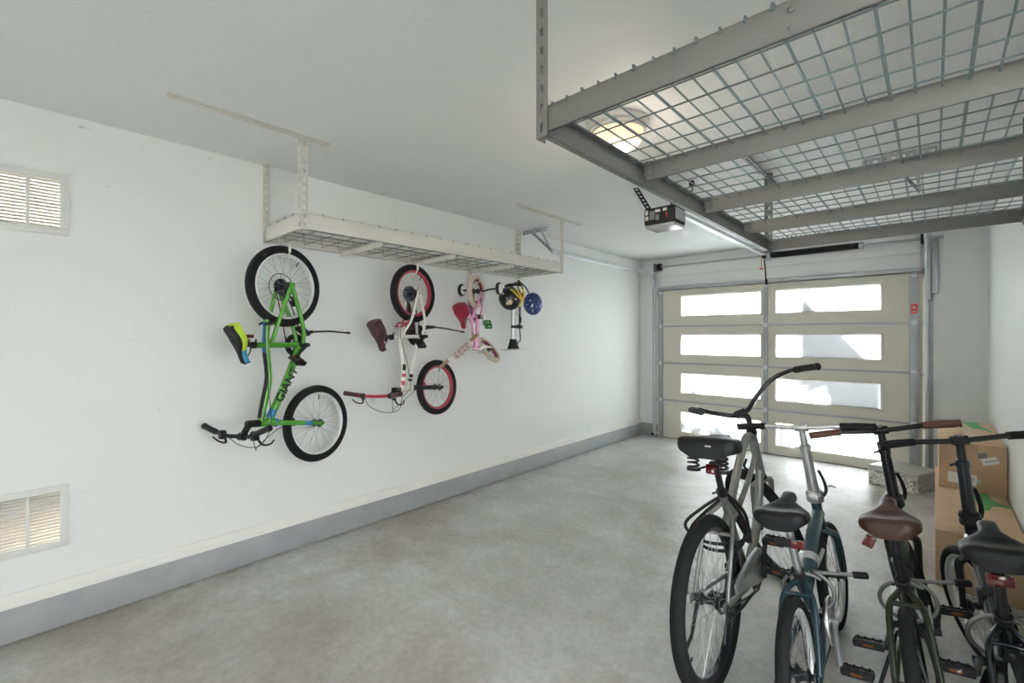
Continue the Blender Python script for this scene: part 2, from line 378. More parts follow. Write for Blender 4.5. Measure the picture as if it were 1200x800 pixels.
# ------------------------------------------------------------------ garage door
dr = thing('door_1', 'cream sectional garage door with eight frosted panes', 'garage door', ((DX0+DX1)/2, YD, 0), kind='structure')
ox = (DX0+DX1)/2
PX = [(-2.596, -1.59), (-1.42, -.42)]
zb = [.004, .545, 1.072, 1.593, 2.125]; pz = [(.118, .398), (.665, .935), (1.20, 1.47), (1.738, 2.012)]
for k in range(4):
    b = MB(); z0, z1 = zb[k]+.003, zb[k+1]-.003; w0, w1 = pz[k]; y0, y1 = .012, .058
    xs = [-2.905-ox, PX[0][0]-ox, PX[0][1]-ox, PX[1][0]-ox, PX[1][1]-ox, -.085-ox]
    b.bx(xs[0], xs[5], y0, y1, z0, w0); b.bx(xs[0], xs[5], y0, y1, w1, z1)
    for a, c in ((0, 1), (2, 3), (4, 5)): b.bx(xs[a], xs[c], y0, y1, w0, w1)
    b.bx(xs[0], xs[5], y0-.006, y0, z1-.016, z1); b.bx(xs[0], xs[5], y0-.004, y0, z0, z0+.012)
    s = b.build('door_section', M['door'], dr)
    for x0, x1 in PX:
        f = MB(); a, c = x0-ox, x1-ox; e = .022
        f.bx(a-e, c+e, 0, y0+.004, w1, w1+e, bev=.003); f.bx(a-e, c+e, 0, y0+.004, w0-e, w0, bev=.003)
        f.bx(a-e, a, 0, y0+.004, w0, w1, bev=.003); f.bx(c, c+e, 0, y0+.004, w0, w1, bev=.003)
        f.build('window_frame', M['door'], s)
        p = MB(); p.bx(a-.003, c+.003, .030, .036, w0-.003, w1+.003); p.build('pane', M['pane'], s)
for x0, x1 in ((-2.915, -2.86), (-1.552, -1.508), (-.188, -.112)):
    b = MB(); b.bx(x0-ox, x1-ox, -.006, .012, .01, 2.11, bev=.002)
    b.bx(x0-ox-.0, x0-ox+.008, -.014, -.004, .01, 2.11); b.bx(x1-ox-.008, x1-ox, -.014, -.004, .01, 2.11)
    b.build('stile', M['galv'], dr)
for k in range(1, 4):
    b = MB(); b.bx(-2.9-ox, -.09-ox, -.004, .012, zb[k]-.012, zb[k]+.010, bev=.002); b.build('section_rail', M['galv'], dr)
b = MB(); b.bx(-2.9-ox, -.09-ox, -.05, .01, 2.105, 2.113); b.bx(-2.9-ox, -.09-ox, -.05, -.042, 2.105, 2.142); b.bx(-2.9-ox, -.09-ox, -.006, .01, 2.105, 2.14); b.build('top_strut', M['galv'], dr)
for k in range(1, 5):
    for x in (-2.885, -1.53, -.15):
        b = MB(); zz = zb[k] - (0.04 if k == 4 else 0)
        b.box((x-ox, -.02, zz), (.045, .012, .055), bev=.003); b.cyl((x-ox-.03, -.022, zz), (x-ox+.03, -.022, zz), .007, 10)
        b.build('hinge', M['galvlight'], dr)
for k in range(5):
    for x, s in ((-2.925, -1), (-.09, 1)):
        zz = zb[k] + (.06 if k == 0 else -.05 if k == 4 else 0)
        b = MB(); b.cyl((x-ox-.03*s, -.022, zz), (x-ox+.028*s, -.022, zz), .006, 8); b.cyl((x-ox+.0*s, -.022, zz), (x-ox+.012*s, -.022, zz), .023, 14)
        b.build('roller', M['galvlight'], dr)
b = MB(); b.box((-.150-ox, -.0085, 1.735), (.05, .003, .10)); b.build('warning_sticker', M['stickred'], dr)
b = MB(); b.bx(-.168-ox, -.132-ox, -.0115, -.0098, 1.70, 1.712); b.bx(-.160-ox, -.140-ox, -.0115, -.0098, 1.735, 1.765); b.build('sticker_print', M['paper'], dr)
b = MB(); b.bx(-2.905-ox, -.085-ox, .012, .06, 0, .012); b.build('bottom_seal', M['black'], dr)

def perforated(mb, p0, p1, wd, w, th, pitch=.05, slot=.026, mat=0, edge=.28):
    """flat strap from p0 to p1 with a row of slots; wd = width direction"""
    p0, p1 = V(p0), V(p1); d = (p1-p0); L = d.length; d.normalize(); wd = V(wd).normalized(); nd = d.cross(wd)
    rot = Matrix((d, wd, nd)).transposed(); c = (p0+p1)/2
    for s in (-1, 1): mb.box(c + wd*s*(w/2 - w*edge/2), (L, w*edge, th), mat, rot)
    n = max(1, int(L/pitch)); st = L/n
    for i in range(n+1):
        l = st-slot; x = i*st
        a, e = max(0, x-l/2), min(L, x+l/2)
        mb.box(p0 + d*(a+e)/2, (e-a, w*(1-2*edge)+.0004, th), mat, rot)
def angle_post(p0, p1, wd1, wd2, w, mt, name, parent, th=.003, pitch=.05, edge=.28):
    b = MB(); wd1, wd2 = V(wd1), V(wd2)
    perforated(b, V(p0)+wd1*w/2, V(p1)+wd1*w/2, wd1, w, th, pitch, pitch*.5, edge=edge)
    perforated(b, V(p0)+wd2*w/2, V(p1)+wd2*w/2, wd2, w, th, pitch, pitch*.5, edge=edge)
    return b.build(name, mt, parent)

# tracks either side of the door
def track(x, s, label):
    r = thing('door_track', label, 'track', (x, YD-.02, 0))
    def chan(pts, name, mt):
        b = MB(); b.tube(pts, .024, 8, flat=.55); return b.build(name, mt, r)
    yt = -.035
    b = MB(); b.bx(-.012, .012, yt-.028, yt+.02, .02, 2.0, bev=.006); b.build('vertical_track', M['galvlight'], r)
    b = MB(); b.bx(.016*s-.002, .016*s+.002, yt-.03, .02, .02, 2.36); b.bx(.016*s-.0+.0, .016*s+.035*s, .010, .014, .02, 2.36); b.build('wall_angle', M['galv'], r)
    arc = [(0, yt-.28+.28*math.cos(a), 2.06+.29*math.sin(a)) for a in [PI/2*i/10 for i in range(11)]]
    arc = [(0, yt, 1.99)] + arc + [(0, yt-.33, 2.35)]
    chan(arc, 'curved_track', M['galvlight'])
    b = MB(); b.bx(-.013, .013, yt-2.42, yt-.28, 2.325, 2.375, bev=.007); b.build('horizontal_track', M['galvlight'], r)
    yh = yt-2.40
    b = MB(); perforated(b, (0, yh, 2.345), (-.17, yh-.17, H), (.5, .8, 0), .042, .005, .032, .016); b.build('hanger_strap', M['galvdark'], r)
    b = MB(); perforated(b, (-.01, yh-.01, 2.345), (-.03, yh-.17, H), (1, 0, 0), .018, .004, .035, .012); b.build('brace_strap', M['galv'], r)
    b = MB(); perforated(b, (-.28, yh-.17, H-.004), (.07, yh-.17, H-.004), (0, 1, 0), .04, .004, .04, .02); perforated(b, (-.28, yh-.19, H-.022), (.07, yh-.19, H-.022), (0, 0, 1), .04, .004, .04, .02); b.build('ceiling_angle', M['galv'], r)
    b = MB(); b.box((.02*s, -.035, .045), (.05, .07, .03), bev=.004); b.build('track_foot', M['blackmetal'], r)
    return r
track(-2.955, -1, 'bright galvanised door track curving up at the left side of the garage door')
track(-.055, 1, 'galvanised door track at the right side of the garage door')

# torsion shaft above the door
ts = thing('torsion_shaft', 'steel torsion shaft with a black spring above the garage door', 'torsion shaft', (-1.5, YD-.11, 2.43))
b = MB(); b.cyl((-1.40, 0, 0), (1.57, 0, 0), .013, 14); b.build('shaft', M['galv'], ts)
b = MB()
pts = [(.05 + .86*i/(64*10), .030*math.cos(2*PI*i/10), .030*math.sin(2*PI*i/10)) for i in range(64*10+1)]
b.tube(pts, .0068, 6); b.cyl((.04, 0, 0), (.92, 0, 0), .0265, 12); b.build('spring', M['black'], ts)
b = MB(); b.cyl((.90, 0, 0), (.945, 0, 0), .036, 14, bev=.004); b.build('winding_cone', M['galv'], ts)
b = MB(); b.cyl((.0, 0, 0), (.05, 0, 0), .033, 14, bev=.004); b.build('stationary_cone', M['galv'], ts)
b = MB(); b.bx(-.02, .035, -.01, .074, -.055, .05, bev=.003); b.build('centre_bracket', M['galv'], ts)
for x in (-1.385, 1.40):
    b = MB(); b.cyl((x, 0, 0), (x+.055, 0, 0), .052, 18, bev=.006); b.cyl((x+.015, 0, 0), (x+.04, 0, 0), .056, 18); b.build('cable_drum', M['blackmetal'], ts)
for x in (-1.43, 1.475):
    b = MB(); b.bx(x-.004, x+.004, -.04, .074, -.06, .06, bev=.002); b.build('end_plate', M['galv'], ts)
b = MB(); b.bx(1.478, 1.53, .03, .10, -.55, .0, bev=.003); b.bx(1.45, 1.475, -.03, .10, -.62, .02, bev=.003); b.build('flag_bracket', M['galv'], ts)
b = MB(); b.box((-.035, YD-.012, .985), (.045, .022, .07), bev=.003); tag(b.build('safety_sensor', M['galv']), 'small grey sensor box on the wall right of the door track', 'sensor')

# opener
op = thing('garage_door_opener', 'black ceiling-hung garage door opener with a grey lens', 'door opener', (-1.51, 3.355, 2.272))
b = MB(); b.bx(-.122, .118, -.105, .105, .026, .150, bev=.012); b.build('housing', M['black'], op)
b = MB(); b.bx(-.117, .113, -.10, .10, 0, .027, bev=.01); b.build('lens', mat('smoky_lens', (.45, .45, .46), .25, .3), op)
b = MB(); b.bx(.1175, .1205, -.085, .085, .045, .13, bev=.001); b.build('side_panel', M['galv'], op)
for x0, x1, z0, z1 in ((-.108, -.088, .10, .135), (-.108, -.085, .06, .09), (-.03, .01, .11, .13), (.03, .06, .112, .132)):
    b = MB(); b.bx(x0, x1, -.1075, -.104, z0, z1); b.build('sticker', M['paper'], op)
for x0, x1, z0, z1 in ((-.075, -.035, .06, .125), (-.028, .0, .05, .095)):
    b = MB(); b.bx(x0, x1, -.107, -.104, z0, z1); b.build('spec_plate', M['ink'], op)
b = MB(); b.bx(.055, .063, -.107, -.104, .06, .10); b.build('cable_tag', M['stickred'], op)
b = MB(); b.bx(-.0225, .0225, .09, 2.87, .155, .188, bev=.004); b.build('rail', M['galvlight'], op)
for p0, p1 in (((-.10, -.04, .14), (-.135, -.21, H-2.272)), ((.09, -.04, .14), (.235, -.60, H-2.276))):
    b = MB(); perforated(b, p0, p1, (1, .25, 0), .04, .004, .03, .016); b.build('hanger_strap', M['blackmetal'], op)
b = MB(); perforated(b, (.13, -.62, H-2.276), (.34, -.62, H-2.276), (0, 1, 0), .04, .004, .04, .02); b.bx(.13, .34, -.641, -.638, H-2.31, H-2.272); b.build('ceiling_angle', M['brass'], op)
b = MB(); b.tube([(-.01, 2.80, .16), (-.008, 2.835, .05), (-.004, 2.85, -.06), (0, 2.856, -.15)], .008, 8); b.box((0, 2.868, -.155), (.024, .02, .07), bev=.003); b.build('door_arm', M['black'], op)
b = MB(); b.bx(-.02, .02, 2.74, 2.82, .125, .156, bev=.004); b.build('trolley', M['black'], op)
b = MB(); b.tube([(-.025, 2.76, .13), (-.028, 2.765, .05), (-.026, 2.76, .0)], .0035, 6); b.cyl((-.045, 2.76, -.004), (-.008, 2.76, -.004), .009, 10); b.build('release_cord', M['stickred'], op)
b = MB(); b.bx(-.04, .04, 2.83, 2.888, .14, .20, bev=.004); b.build('header_bracket', M['galv'], op)
ou = thing('ceiling_outlet', 'small white ceiling outlet with a black plug above the opener', 'outlet', (-1.27, 3.24, H))
b = MB(); b.box((0, 0, -.003), (.075, .12, .006), bev=.002); b.build('cover_plate', M['paper'], ou)
b = MB(); b.box((0, .02, -.025), (.03, .03, .04), bev=.006); b.tube(catmull([(0, .02, -.04), (.0, .03, -.075), (-.04, .05, -.07), (-.12, .10, -.09)], 6), .004, 8); b.build('plug', M['black'], ou)

# dome light on the ceiling
dl = thing('dome_light', 'glowing warm dome light on the ceiling above the grey wire rack', 'ceiling light', (-1.215, 2.13, H))
b = MB(); b.lathe([(0, 0), (.155, 0), (.158, -.012), (.150, -.030), (.142, -.034), (.142, -.05), (.134, -.056), (.128, -.05), (0, -.045)], seg=40); b.build('base_ring', M['brass'], dl)
b = MB(); b.lathe([(.128, -.05), (.128, -.075), (.118, -.10), (.095, -.123), (.06, -.138), (.02, -.144), (0, -.145)], seg=40); b.build('glass_shade', M['dome'], dl)
b = MB(); b.lathe([(0, -.14), (.012, -.144), (.013, -.15), (.006, -.155), (.008, -.163), (0, -.168)], seg=16); b.build('finial', M['brass'], dl)

# ------------------------------------------------------------------ ceiling racks
def wire_deck(name, parent, x0, x1, y0, y1, z, dx, dy, mt, ztop, over, r=.0027):
    """welded wire grid lying at z whose ends hook over the rails (over: x0, x1, y0, y1 sides)"""
    b = MB(); nx = max(1, round((x1-x0)/dx)); ny = max(1, round((y1-y0)/dy))
    def run(f, a, e, oa, oe, zz, rr):
        p = []
        if oa: p += [f(a-.003, ztop-.012), f(a-.003, ztop), f(a+.012, ztop), f(a+.03, zz)]
        else: p += [f(a, zz)]
        if oe: p += [f(e-.03, zz), f(e-.012, ztop), f(e+.003, ztop), f(e+.003, ztop-.012)]
        else: p += [f(e, zz)]
        b.tube(p, rr, 6)
    for i in range(1, nx):
        x = x0+(x1-x0)*i/nx; run(lambda t, zz: (x, t, zz), y0, y1, over[2], over[3], z+.003, r*1.6 if i % 3 == 0 else r)
    for j in range(ny+1):
        if j in (0, ny) and over[2 if j == 0 else 3]: continue
        y = y0+(y1-y0)*j/ny; run(lambda t, zz: (t, y, zz), x0, x1, over[0], over[1], z-.002, r)
    return b.build(name, mt, parent)
def channel(parent, name, mt, axis, a0, a1, c, z0, z1, w, s=1, lip=.014):
    """folded C-channel running along axis ('x'/'y'), web on face c, flanges towards s"""
    b = MB(); th = .004
    def bb(ca, cb, za, zb_):
        lo, hi = min(ca, cb), max(ca, cb)
        if axis == 'x': b.bx(a0, a1, lo, hi, za, zb_, bev=.0015)
        else: b.bx(lo, hi, a0, a1, za, zb_, bev=.0015)
    bb(c, c+th*s, z0, z1); bb(c, c+w*s, z0, z0+th); bb(c, c+w*s, z1-th, z1); bb(c+w*s, c+(w-th)*s, z0, z0+lip*.4)
    return b, b.build(name, mt, parent)
def bolts(name, parent, pts, ax, mt, r=.006):
    for p in pts:
        b = MB(); b.lathe([(0, 0), (r, 0), (r*.9, r*.5), (r*.5, r*.8), (0, r*.9)], p, ax, 10); b.build(name, mt, parent)

rk = thing('ceiling_rack', 'large grey overhead storage rack with zinc wire decking, near the camera', 'storage rack', (0, 0, 0))
gx0, gx1, gy0, gy1, gz0, gz1 = -.84, .368, 1.02, 3.47, 2.03, 2.107
channel(rk, 'side_rail', M['greyrack'], 'y', gy0, gy1, gx0, gz0, gz1+.004, .022, 1)
channel(rk, 'side_rail', M['greyrack'], 'y', gy0, gy1, gx1, gz0, gz1+.004, .045, -1)
channel(rk, 'end_beam', M['greyrack'], 'x', gx0+.002, gx1-.002, gy0, gz0+.003, gz1, .007, 1)
channel(rk, 'end_beam', M['greyrack'], 'x', gx0+.002, gx1-.002, gy1, gz0+.003, gz1, .007, -1)
for y in (1.60, 2.21, 2.82): channel(rk, 'cross_beam', M['greyrack'], 'x', gx0+.046, gx1-.046, y, gz0+.004, gz1-.004, .007, 1)
wire_deck('wire_deck', rk, gx0, gx1, gy0, 2.235, 2.085, .05, .1, M['zinc'], gz1+.003, (1, 1, 1, 0))
wire_deck('wire_deck', rk, gx0, gx1, 2.25, gy1, 2.085, .05, .1, M['zinc'], gz1+.003, (1, 1, 0, 1))
for x, sx in ((gx0, 1), (gx1, -1)):
    for y, sy in ((gy0, 1), (gy1, -1)):
        angle_post((x-.004*sx, y-.004*sy, gz0-.01), (x-.004*sx, y-.004*sy, H), (sx, 0, 0), (0, sy, 0), .04, M['greyrack'], 'support_post', rk, edge=.36)
for y in (.6, gy1-.05):
    b = MB(); perforated(b, (gx0-.02, y-.4, H-.003), (gx0-.02, y+.45, H-.003), (1, 0, 0), .04, .004, .05, .024); perforated(b, (gx0, y-.4, H-.02), (gx0, y+.45, H-.02), (0, 0, 1), .04, .004, .05, .024)
    b.build('ceiling_bracket', M['greyrack'], rk)
bolts('bolt', rk, [(-.204, gy0, 2.05), (-.204, gy0, 2.086)], (0, -1, 0), M['greyrack'], .0055)
bolts('bolt', rk, [(gx0-.004, gy0+.02, 2.05), (gx0-.004, gy0+.02, 2.085), (gx0-.004, gy1-.02, 2.06)], (-1, 0, 0), M['galvlight'])
for y in (1.60, 2.21, 2.82):
    b = MB(); b.bx(gx0+.044, gx0+.075, y-.012, y+.0, gz0+.02, gz1-.01, bev=.002); b.box((gx0+.06, y-.014, gz1-.015), (.03, .02, .012), bev=.002); b.build('beam_clip', M['greyrack'], rk)

lk = thing('ceiling_rack', 'narrow white overhead rack along the left wall, bikes hung beneath', 'storage rack', (0, 0, 0))
hx0, hx1, hy0, hy1, hz0, hz1 = -3.2, -2.62, 1.08, 3.55, 2.06, 2.158
channel(lk, 'side_rail', M['whiterack'], 'y', hy0, hy1, hx1, hz0, hz1, .012, -1)
channel(lk, 'side_rail', M['whiterack'], 'y', hy0, hy1, hx0, hz0, hz1, .012, 1)
channel(lk, 'end_beam', M['whiterack'], 'x', hx0+.002, hx1-.002, hy0, hz0+.003, hz1-.002, .012, 1)
channel(lk, 'end_beam', M['whiterack'], 'x', hx0+.002, hx1-.002, hy1, hz0+.003, hz1-.002, .012, -1)
for y in (1.60, 2.22, 2.86):
    b = MB(); b.bx(hx0+.013, hx1-.013, y, y+.004, hz0-.025, hz0+.014, bev=.001); b.bx(hx0+.013, hx1-.013, y, y+.03, hz0+.010, hz0+.014); b.build('cross_beam', M['whiterack'], lk)
wire_deck('wire_deck', lk, hx0, hx1, hy0, 2.31, 2.079, .115, .12, M['zinc'], hz1+.003, (1, 1, 1, 0), .0025)
wire_deck('wire_deck', lk, hx0, hx1, 2.33, hy1, 2.079, .115, .12, M['zinc'], hz1+.003, (1, 1, 0, 1), .0025)
b = MB(); n = 0
for x, sx in ((hx0, 1), (hx1, -1)):
    for y, sy in ((hy0, 1), (hy1, -1)):
        angle_post((x-.004*sx, y-.004*sy, hz0-.003), (x-.004*sx, y-.004*sy, H), (sx, 0, 0), (0, sy, 0), .038, M['whiterack'], 'support_post', lk)
b.bm.free()
for y0, y1 in ((.46, 1.22), (2.86, 3.80)):
    b = MB(); perforated(b, (-2.575, y0, H-.003), (-2.575, y1, H-.003), (1, 0, 0), .034, .004, .045, .022, edge=.36); b.bx(-2.594, -2.590, y0, y1, H-.014, H)
    b.build('ceiling_bracket', M['whiterack'], lk)
bolts('bolt', lk, [(hx1+.004, hy0+.02, 2.085), (hx1+.004, hy0+.02, 2.13), (hx1+.004, hy1-.02, 2.085), (hx1+.004, hy1-.02, 2.13), (hx1, 1.62, 2.09), (hx1, 2.27, 2.09), (hx1, 2.9, 2.09)], (1, 0, 0), M['galvlight'], .005)

# ------------------------------------------------------------------ bicycles (local x forward, y to the bike's left, z up)
def rotmat(o, ax, an):
    o = V(o); return Matrix.Translation(o) @ Matrix.Rotation(an, 4, V(ax).normalized()) @ Matrix.Translation(-o)
ID = Matrix()
def wheel(root, c, R, tr, S, tire_mat, rim_mat, ns=28, hubw=.05, rim_in=.018, tire_lo=None, spin=0.0):
    """rim mesh is the wheel; tyre, spokes and hub are its sub-parts"""
    m4 = S @ Matrix.Translation(V(c)); ax = (0, 1, 0)
    Ro = R - tr*1.75                      # outer edge of the rim
    b = MB(); w = tr*.62
    b.lathe([(Ro+.003, -w), (Ro-.006, -w), (Ro-rim_in*.75, -w*.8), (Ro-rim_in, -w*.35), (Ro-rim_in, w*.35), (Ro-rim_in*.75, w*.8), (Ro-.006, w), (Ro+.003, w), (Ro-.002, w*.6), (Ro-.002, -w*.6)], (0,0,0), ax, 56, closed=True)
    wh = b.build('wheel', rim_mat, root, m4)
    b = MB(); n = 14
    prof = []
    for i in range(n):
        a = 2*PI*i/n
        prof.append((R-tr + tr*math.cos(a), tr*.98*math.sin(a)))
    b.lathe(prof, (0,0,0), ax, 72, closed=True)
    # raised side ridge
    b.build('tire', tire_mat, wh)
    b = MB()
    for i in range(ns):
        s = 1 if i % 2 else -1; a = 2*PI*i/ns + spin; off = .55 if (i//2) % 2 else -.55
        a2 = a + off
        hr = .022
        b.tube([(hr*math.cos(a2), s*hubw*.55, hr*math.sin(a2)), ((Ro-rim_in)*math.cos(a), s*.004, (Ro-rim_in)*math.sin(a))], .0011, 4)
    b.build('spokes', M['spoke'], wh)
    b = MB(); h = hubw
    b.lathe([(0, -h-.018), (.006, -h-.018), (.006, -h-.006), (.011, -h-.004), (.013, -h*.72), (.026, -h*.62), (.026, -h*.5), (.015, -h*.42), (.015, h*.42), (.026, h*.5), (.026, h*.62), (.013, h*.72), (.011, h+.004), (.006, h+.006), (.006, h+.018), (0, h+.018)], (0,0,0), ax, 18)
    b.build('hub', M['blackmetal'], wh)
    b = MB(); a = 2.6 + spin
    b.cyl((Ro-rim_in, 0, 0), (Ro-rim_in-.032, 0, 0), .0032, 6)
    b.build('valve', M['black'], wh, Matrix.Rotation(a, 4, 'Y'))
    return wh

def frame(root, tubes, mt, name='frame', S=ID):
    b = MB()
    for t in tubes:
        pts, r = t[0], t[1]; fl = t[2] if len(t) > 2 else 1.0
        if len(pts) > 2: pts = catmull(pts, 6)
        b.tube(pts, r, 12, flat=fl)
    return b.build(name, mt, root, S)

def fork(root, S, hb, fh, w, mt, r0=.016, r1=.009, bow=0.0, crown=.05, drop=.0):
    """two legs from the crown below the head tube to the axle"""
    hb, fh = V(hb), V(fh); b = MB(); d = (fh-hb).normalized(); L = (fh-hb).length
    b.tube([hb - d*.0, hb + d*.03], .017, 12)
    for s in (-1, 1):
        p = [hb + d*.012 + V((0, s*.006, 0)), hb + d*(crown*.55) + V((0, s*w*.62, 0)), hb + d*(crown*1.25) + V((0, s*(w+bow), 0)), hb + d*(L*.6) + V((0, s*(w+bow*.5), 0)) , fh + V((0, s*w, 0))]
        q = catmull(p, 6); n = len(q)
        b.tube(q, [r0*1.05]*(n//2) + [r0*1.05 + (r1-r0*1.05)*(i+1)/(n-n//2) for i in range(n-n//2)], 10)
        b.box(fh + V((0, s*w, 0)), (.026, .006, .032), bev=.002)
    return b.build('fork', mt, root, S)

def saddle(root, c, pitch, L, W, mats, thick=.055, nose=.022, dip=.008, sidemats=None, rails=True, flare=1.0, pw=.7, ye=.75):
    """padded saddle, x from rear to nose, c = middle of its top"""
    n = 18; k = 22; rings = []
    for i in range(n):
        t = i/(n-1); x = -L/2 + L*t
        if t < .35: hw = W*(.80+.20*math.sin(PI/2*min(1, t/.16)))*1.0
        else: hw = nose + (W-nose)*(.5+.5*math.cos(PI*min(1, (t-.35)/.42)))
        if t < .06: hw *= math.sqrt(max(.12, 1-((.06-t)/.06)**2))*.35+.65
        if t > .93: hw *= math.sqrt(max(.05, 1-((t-.93)/.075)**2))
        th = thick*(1-.35*t); zt = -dip*math.sin(PI*t) + (.010*(1-t/.3) if t < .3 else 0) + (.006*math.cos(PI*(t-.75)/.25*.5) if t > .5 else 0)
        if t < .1: zt -= .018*(1-t/.1)**2
        if t > .93: zt -= .012*((t-.93)/.07)**2
        ring = []
        for j in range(k):
            a = 2*PI*j/k; ca, sa = math.cos(a), math.sin(a)
            y = hw*math.copysign(abs(ca)**ye, ca)
            if sa >= 0: z = zt - th*.55*(1-abs(sa)**pw) - (.010*flare*(1-abs(y)/max(hw, 1e-4))**2 if t < .45 else 0)
            else: z = zt - th*.55 - th*.45*abs(sa)**.6
            ring.append((x, y, z))
        rings.append(ring)
    def mm(i, j):
        if not sidemats: return 0
        a = 2*PI*(j+.5)/k
        if math.sin(a) > .62: return 0
        return 1 if i < n*.58 else 2
    b = MB(); b.loft(rings, mats=mm)
    ms = [mats] + (sidemats or [])
    m4 = Matrix.Translation(V(c)) @ Matrix.Rotation(pitch, 4, 'Y')
    s = b.build('saddle', ms, root, m4, sharp=60)
    if rails:
        b = MB()
        for y in (-.02, .02):
            b.tube(catmull([(L*.36, y*.5, -thick*.55), (L*.18, y, -thick*1.15), (-L*.12, y, -thick*1.2), (-L*.34, y*1.9, -thick*.75)], 5), .0036, 6)
        b.build('saddle_rails', M['blackmetal'], s)
    return s

def handlebar(root, S, pts, r, mt, grip_len, grip_r, grip_mat, taper=False):
    """pts: left half from the clamp outwards; mirrored"""
    L = catmull(pts, 7); Rr = [V((p.x, -p.y, p.z)) for p in L]
    b = MB(); b.tube(list(reversed(Rr))[:-1] + L, r, 10); bar = b.build('handlebar', mt, root, S)
    for side in (L, Rr):
        # walk back from the tip by grip_len
        acc = 0; q = [side[-1]]; i = len(side)-1
        while i > 0 and acc < grip_len:
            seg = (side[i]-side[i-1]).length
            if acc + seg > grip_len: q.append(side[i] + (side[i-1]-side[i])*((grip_len-acc)/seg)); acc = grip_len
            else: q.append(side[i-1]); acc += seg
            i -= 1
        d = (q[0]-q[1]).normalized(); q = [q[0] + d*.006] + q
        b = MB(); m = len(q)
        rr = [grip_r*.9] + [grip_r*(1.08 if (taper and 0 < k2 < m*.5) else 1) for k2 in range(m-1)]
        b.tube(q, rr, 12)
        # end flange
        b.tube([q[0] - d*.006, q[0] + d*.002], grip_r*1.12, 12)
        b.build('grip', grip_mat, bar)
    return bar

def lever(bar, pts, r=.005, mt=None):
    b = MB(); b.tube(catmull(pts, 5), [r*1.3, r*.8], 8, flat=1.0)
    p = V(pts[0]); b.box(p, (.028, .02, .024), bev=.004)
    return b.build('brake_lever', mt or M['black'], bar)

def cable(root, pts, S=ID, r=.0022, mt=None, name='cable'):
    b = MB(); b.tube(catmull(pts, 8), r, 6); return b.build(name, mt or M['black'], root, S)

def pedal_mesh(c, mt, L=.095, W=.075, T=.024):
    """caged platform pedal along y, centred at c"""
    c = V(c); b = MB()
    b.cyl(c + V((0, -L/2-.0, 0)), c + V((0, L/2, 0)), .009, 10)
    for s in (-1, 1):
        b.box(c + V((s*(W/2-.004), 0, 0)), (.008, L*.94, T), bev=.002)
        for k in range(4): b.box(c + V((s*(W/2-.004), -L*.36+L*.24*k, T/2)), (.008, .008, .006))
        b.box(c + V((0, s*(L/2-.006), 0)), (W*.95, .012, T*.75), bev=.003)
    b.box(c, (.022, L*.9, T*.8), bev=.003); b.box(c + V((0, -.01, 0)), (W*.9, .012, T*.6), bev=.002)
    return b
def cranks(root, bb, ang, cl, pw, mt, pedal_mt, arm_r=.010, qw=.06, plen=.095, sides=(1, -1), tilt=0.0, refl=True):
    bb = V(bb); out = []
    for s in sides:
        d = V((math.cos(ang), 0, math.sin(ang)))*s*cl
        b = MB(); p0 = bb + V((0, s*qw, 0)); p1 = bb + d + V((0, s*(qw+.018), 0))
        b.tube([p0 - d*.06, p0, p0*.5+p1*.5, p1, p1 + d*.05], [.014, .014, arm_r, arm_r*1.05, arm_r*.9], 10, flat=.8)
        b.cyl(bb + V((0, s*(qw-.03), 0)), bb + V((0, s*(qw+.016), 0)), .013, 12)
        a = b.build('crank_arm', mt, root)
        pc = bb + d + V((0, s*pw, 0))
        q = V((0, 0, 0)); pm = pedal_mesh(q, pedal_mt, plen)
        pm.cyl((0, s*(-(pw-qw-.018)), 0), (0, 0, 0), .006, 8)
        p = pm.build('pedal', pedal_mt, a, Matrix.Translation(pc) @ Matrix.Rotation(tilt, 4, 'Y'))
        if refl:
            for e in (-1, 1):
                r = MB(); r.box((e*.0385, 0, 0), (.004, plen*.34, .011), bev=.001)
                r.build('pedal_reflector', M['amber'], a, Matrix.Translation(pc) @ Matrix.Rotation(tilt, 4, 'Y'))
        out.append(a)
    b = MB(); b.cyl(bb + V((0, -.036, 0)), bb + V((0, .036, 0)), .021, 16); b.build('bottom_bracket', M['blackmetal'], root)
    return out
def chainring(root, bb, y, r, mt, guard=None, teeth=32, hole=True):
    bb = V(bb); b = MB()
    poly = []
    for i in range(teeth*2):
        rr = r + (.004 if i % 2 else -.001); a = 2*PI*i/(teeth*2); poly.append((rr*math.cos(a), rr*math.sin(a)))
    m = Matrix.Translation(bb + V((0, y, 0))) @ Matrix.Rotation(PI/2, 4, 'X')
    b.lathe([(r*.72, -.002), (r*.98, -.002), (r*.98, .002), (r*.72, .002)], bb + V((0, y, 0)), (0, 1, 0), 40, closed=True)
    for i in range(teeth):
        a = 2*PI*i/teeth; b.box(bb + V((math.cos(a)*r, y, math.sin(a)*r)), (.006, .003, .006), rot=Matrix.Rotation(-a, 3, 'Y'))
    for i in range(5):
        a = 2*PI*i/5+.3; b.tube([bb + V((math.cos(a)*.015, y, math.sin(a)*.015)), bb + V((math.cos(a)*r*.78, y, math.sin(a)*r*.78))], .007, 6)
    b.lathe([(0, -.006), (.02, -.006), (.02, .006), (0, .006)], bb + V((0, y, 0)), (0, 1, 0), 18)
    o = b.build('chainring', mt, root)
    if guard:
        b = MB(); b.lathe([(r*.62, -.0015), (r*1.13, -.003), (r*1.15, .003), (r*.62, .0015)], bb + V((0, y-.008, 0)), (0, 1, 0), 44, closed=True)
        b.build('chain_guard_ring', guard, o)
    return o
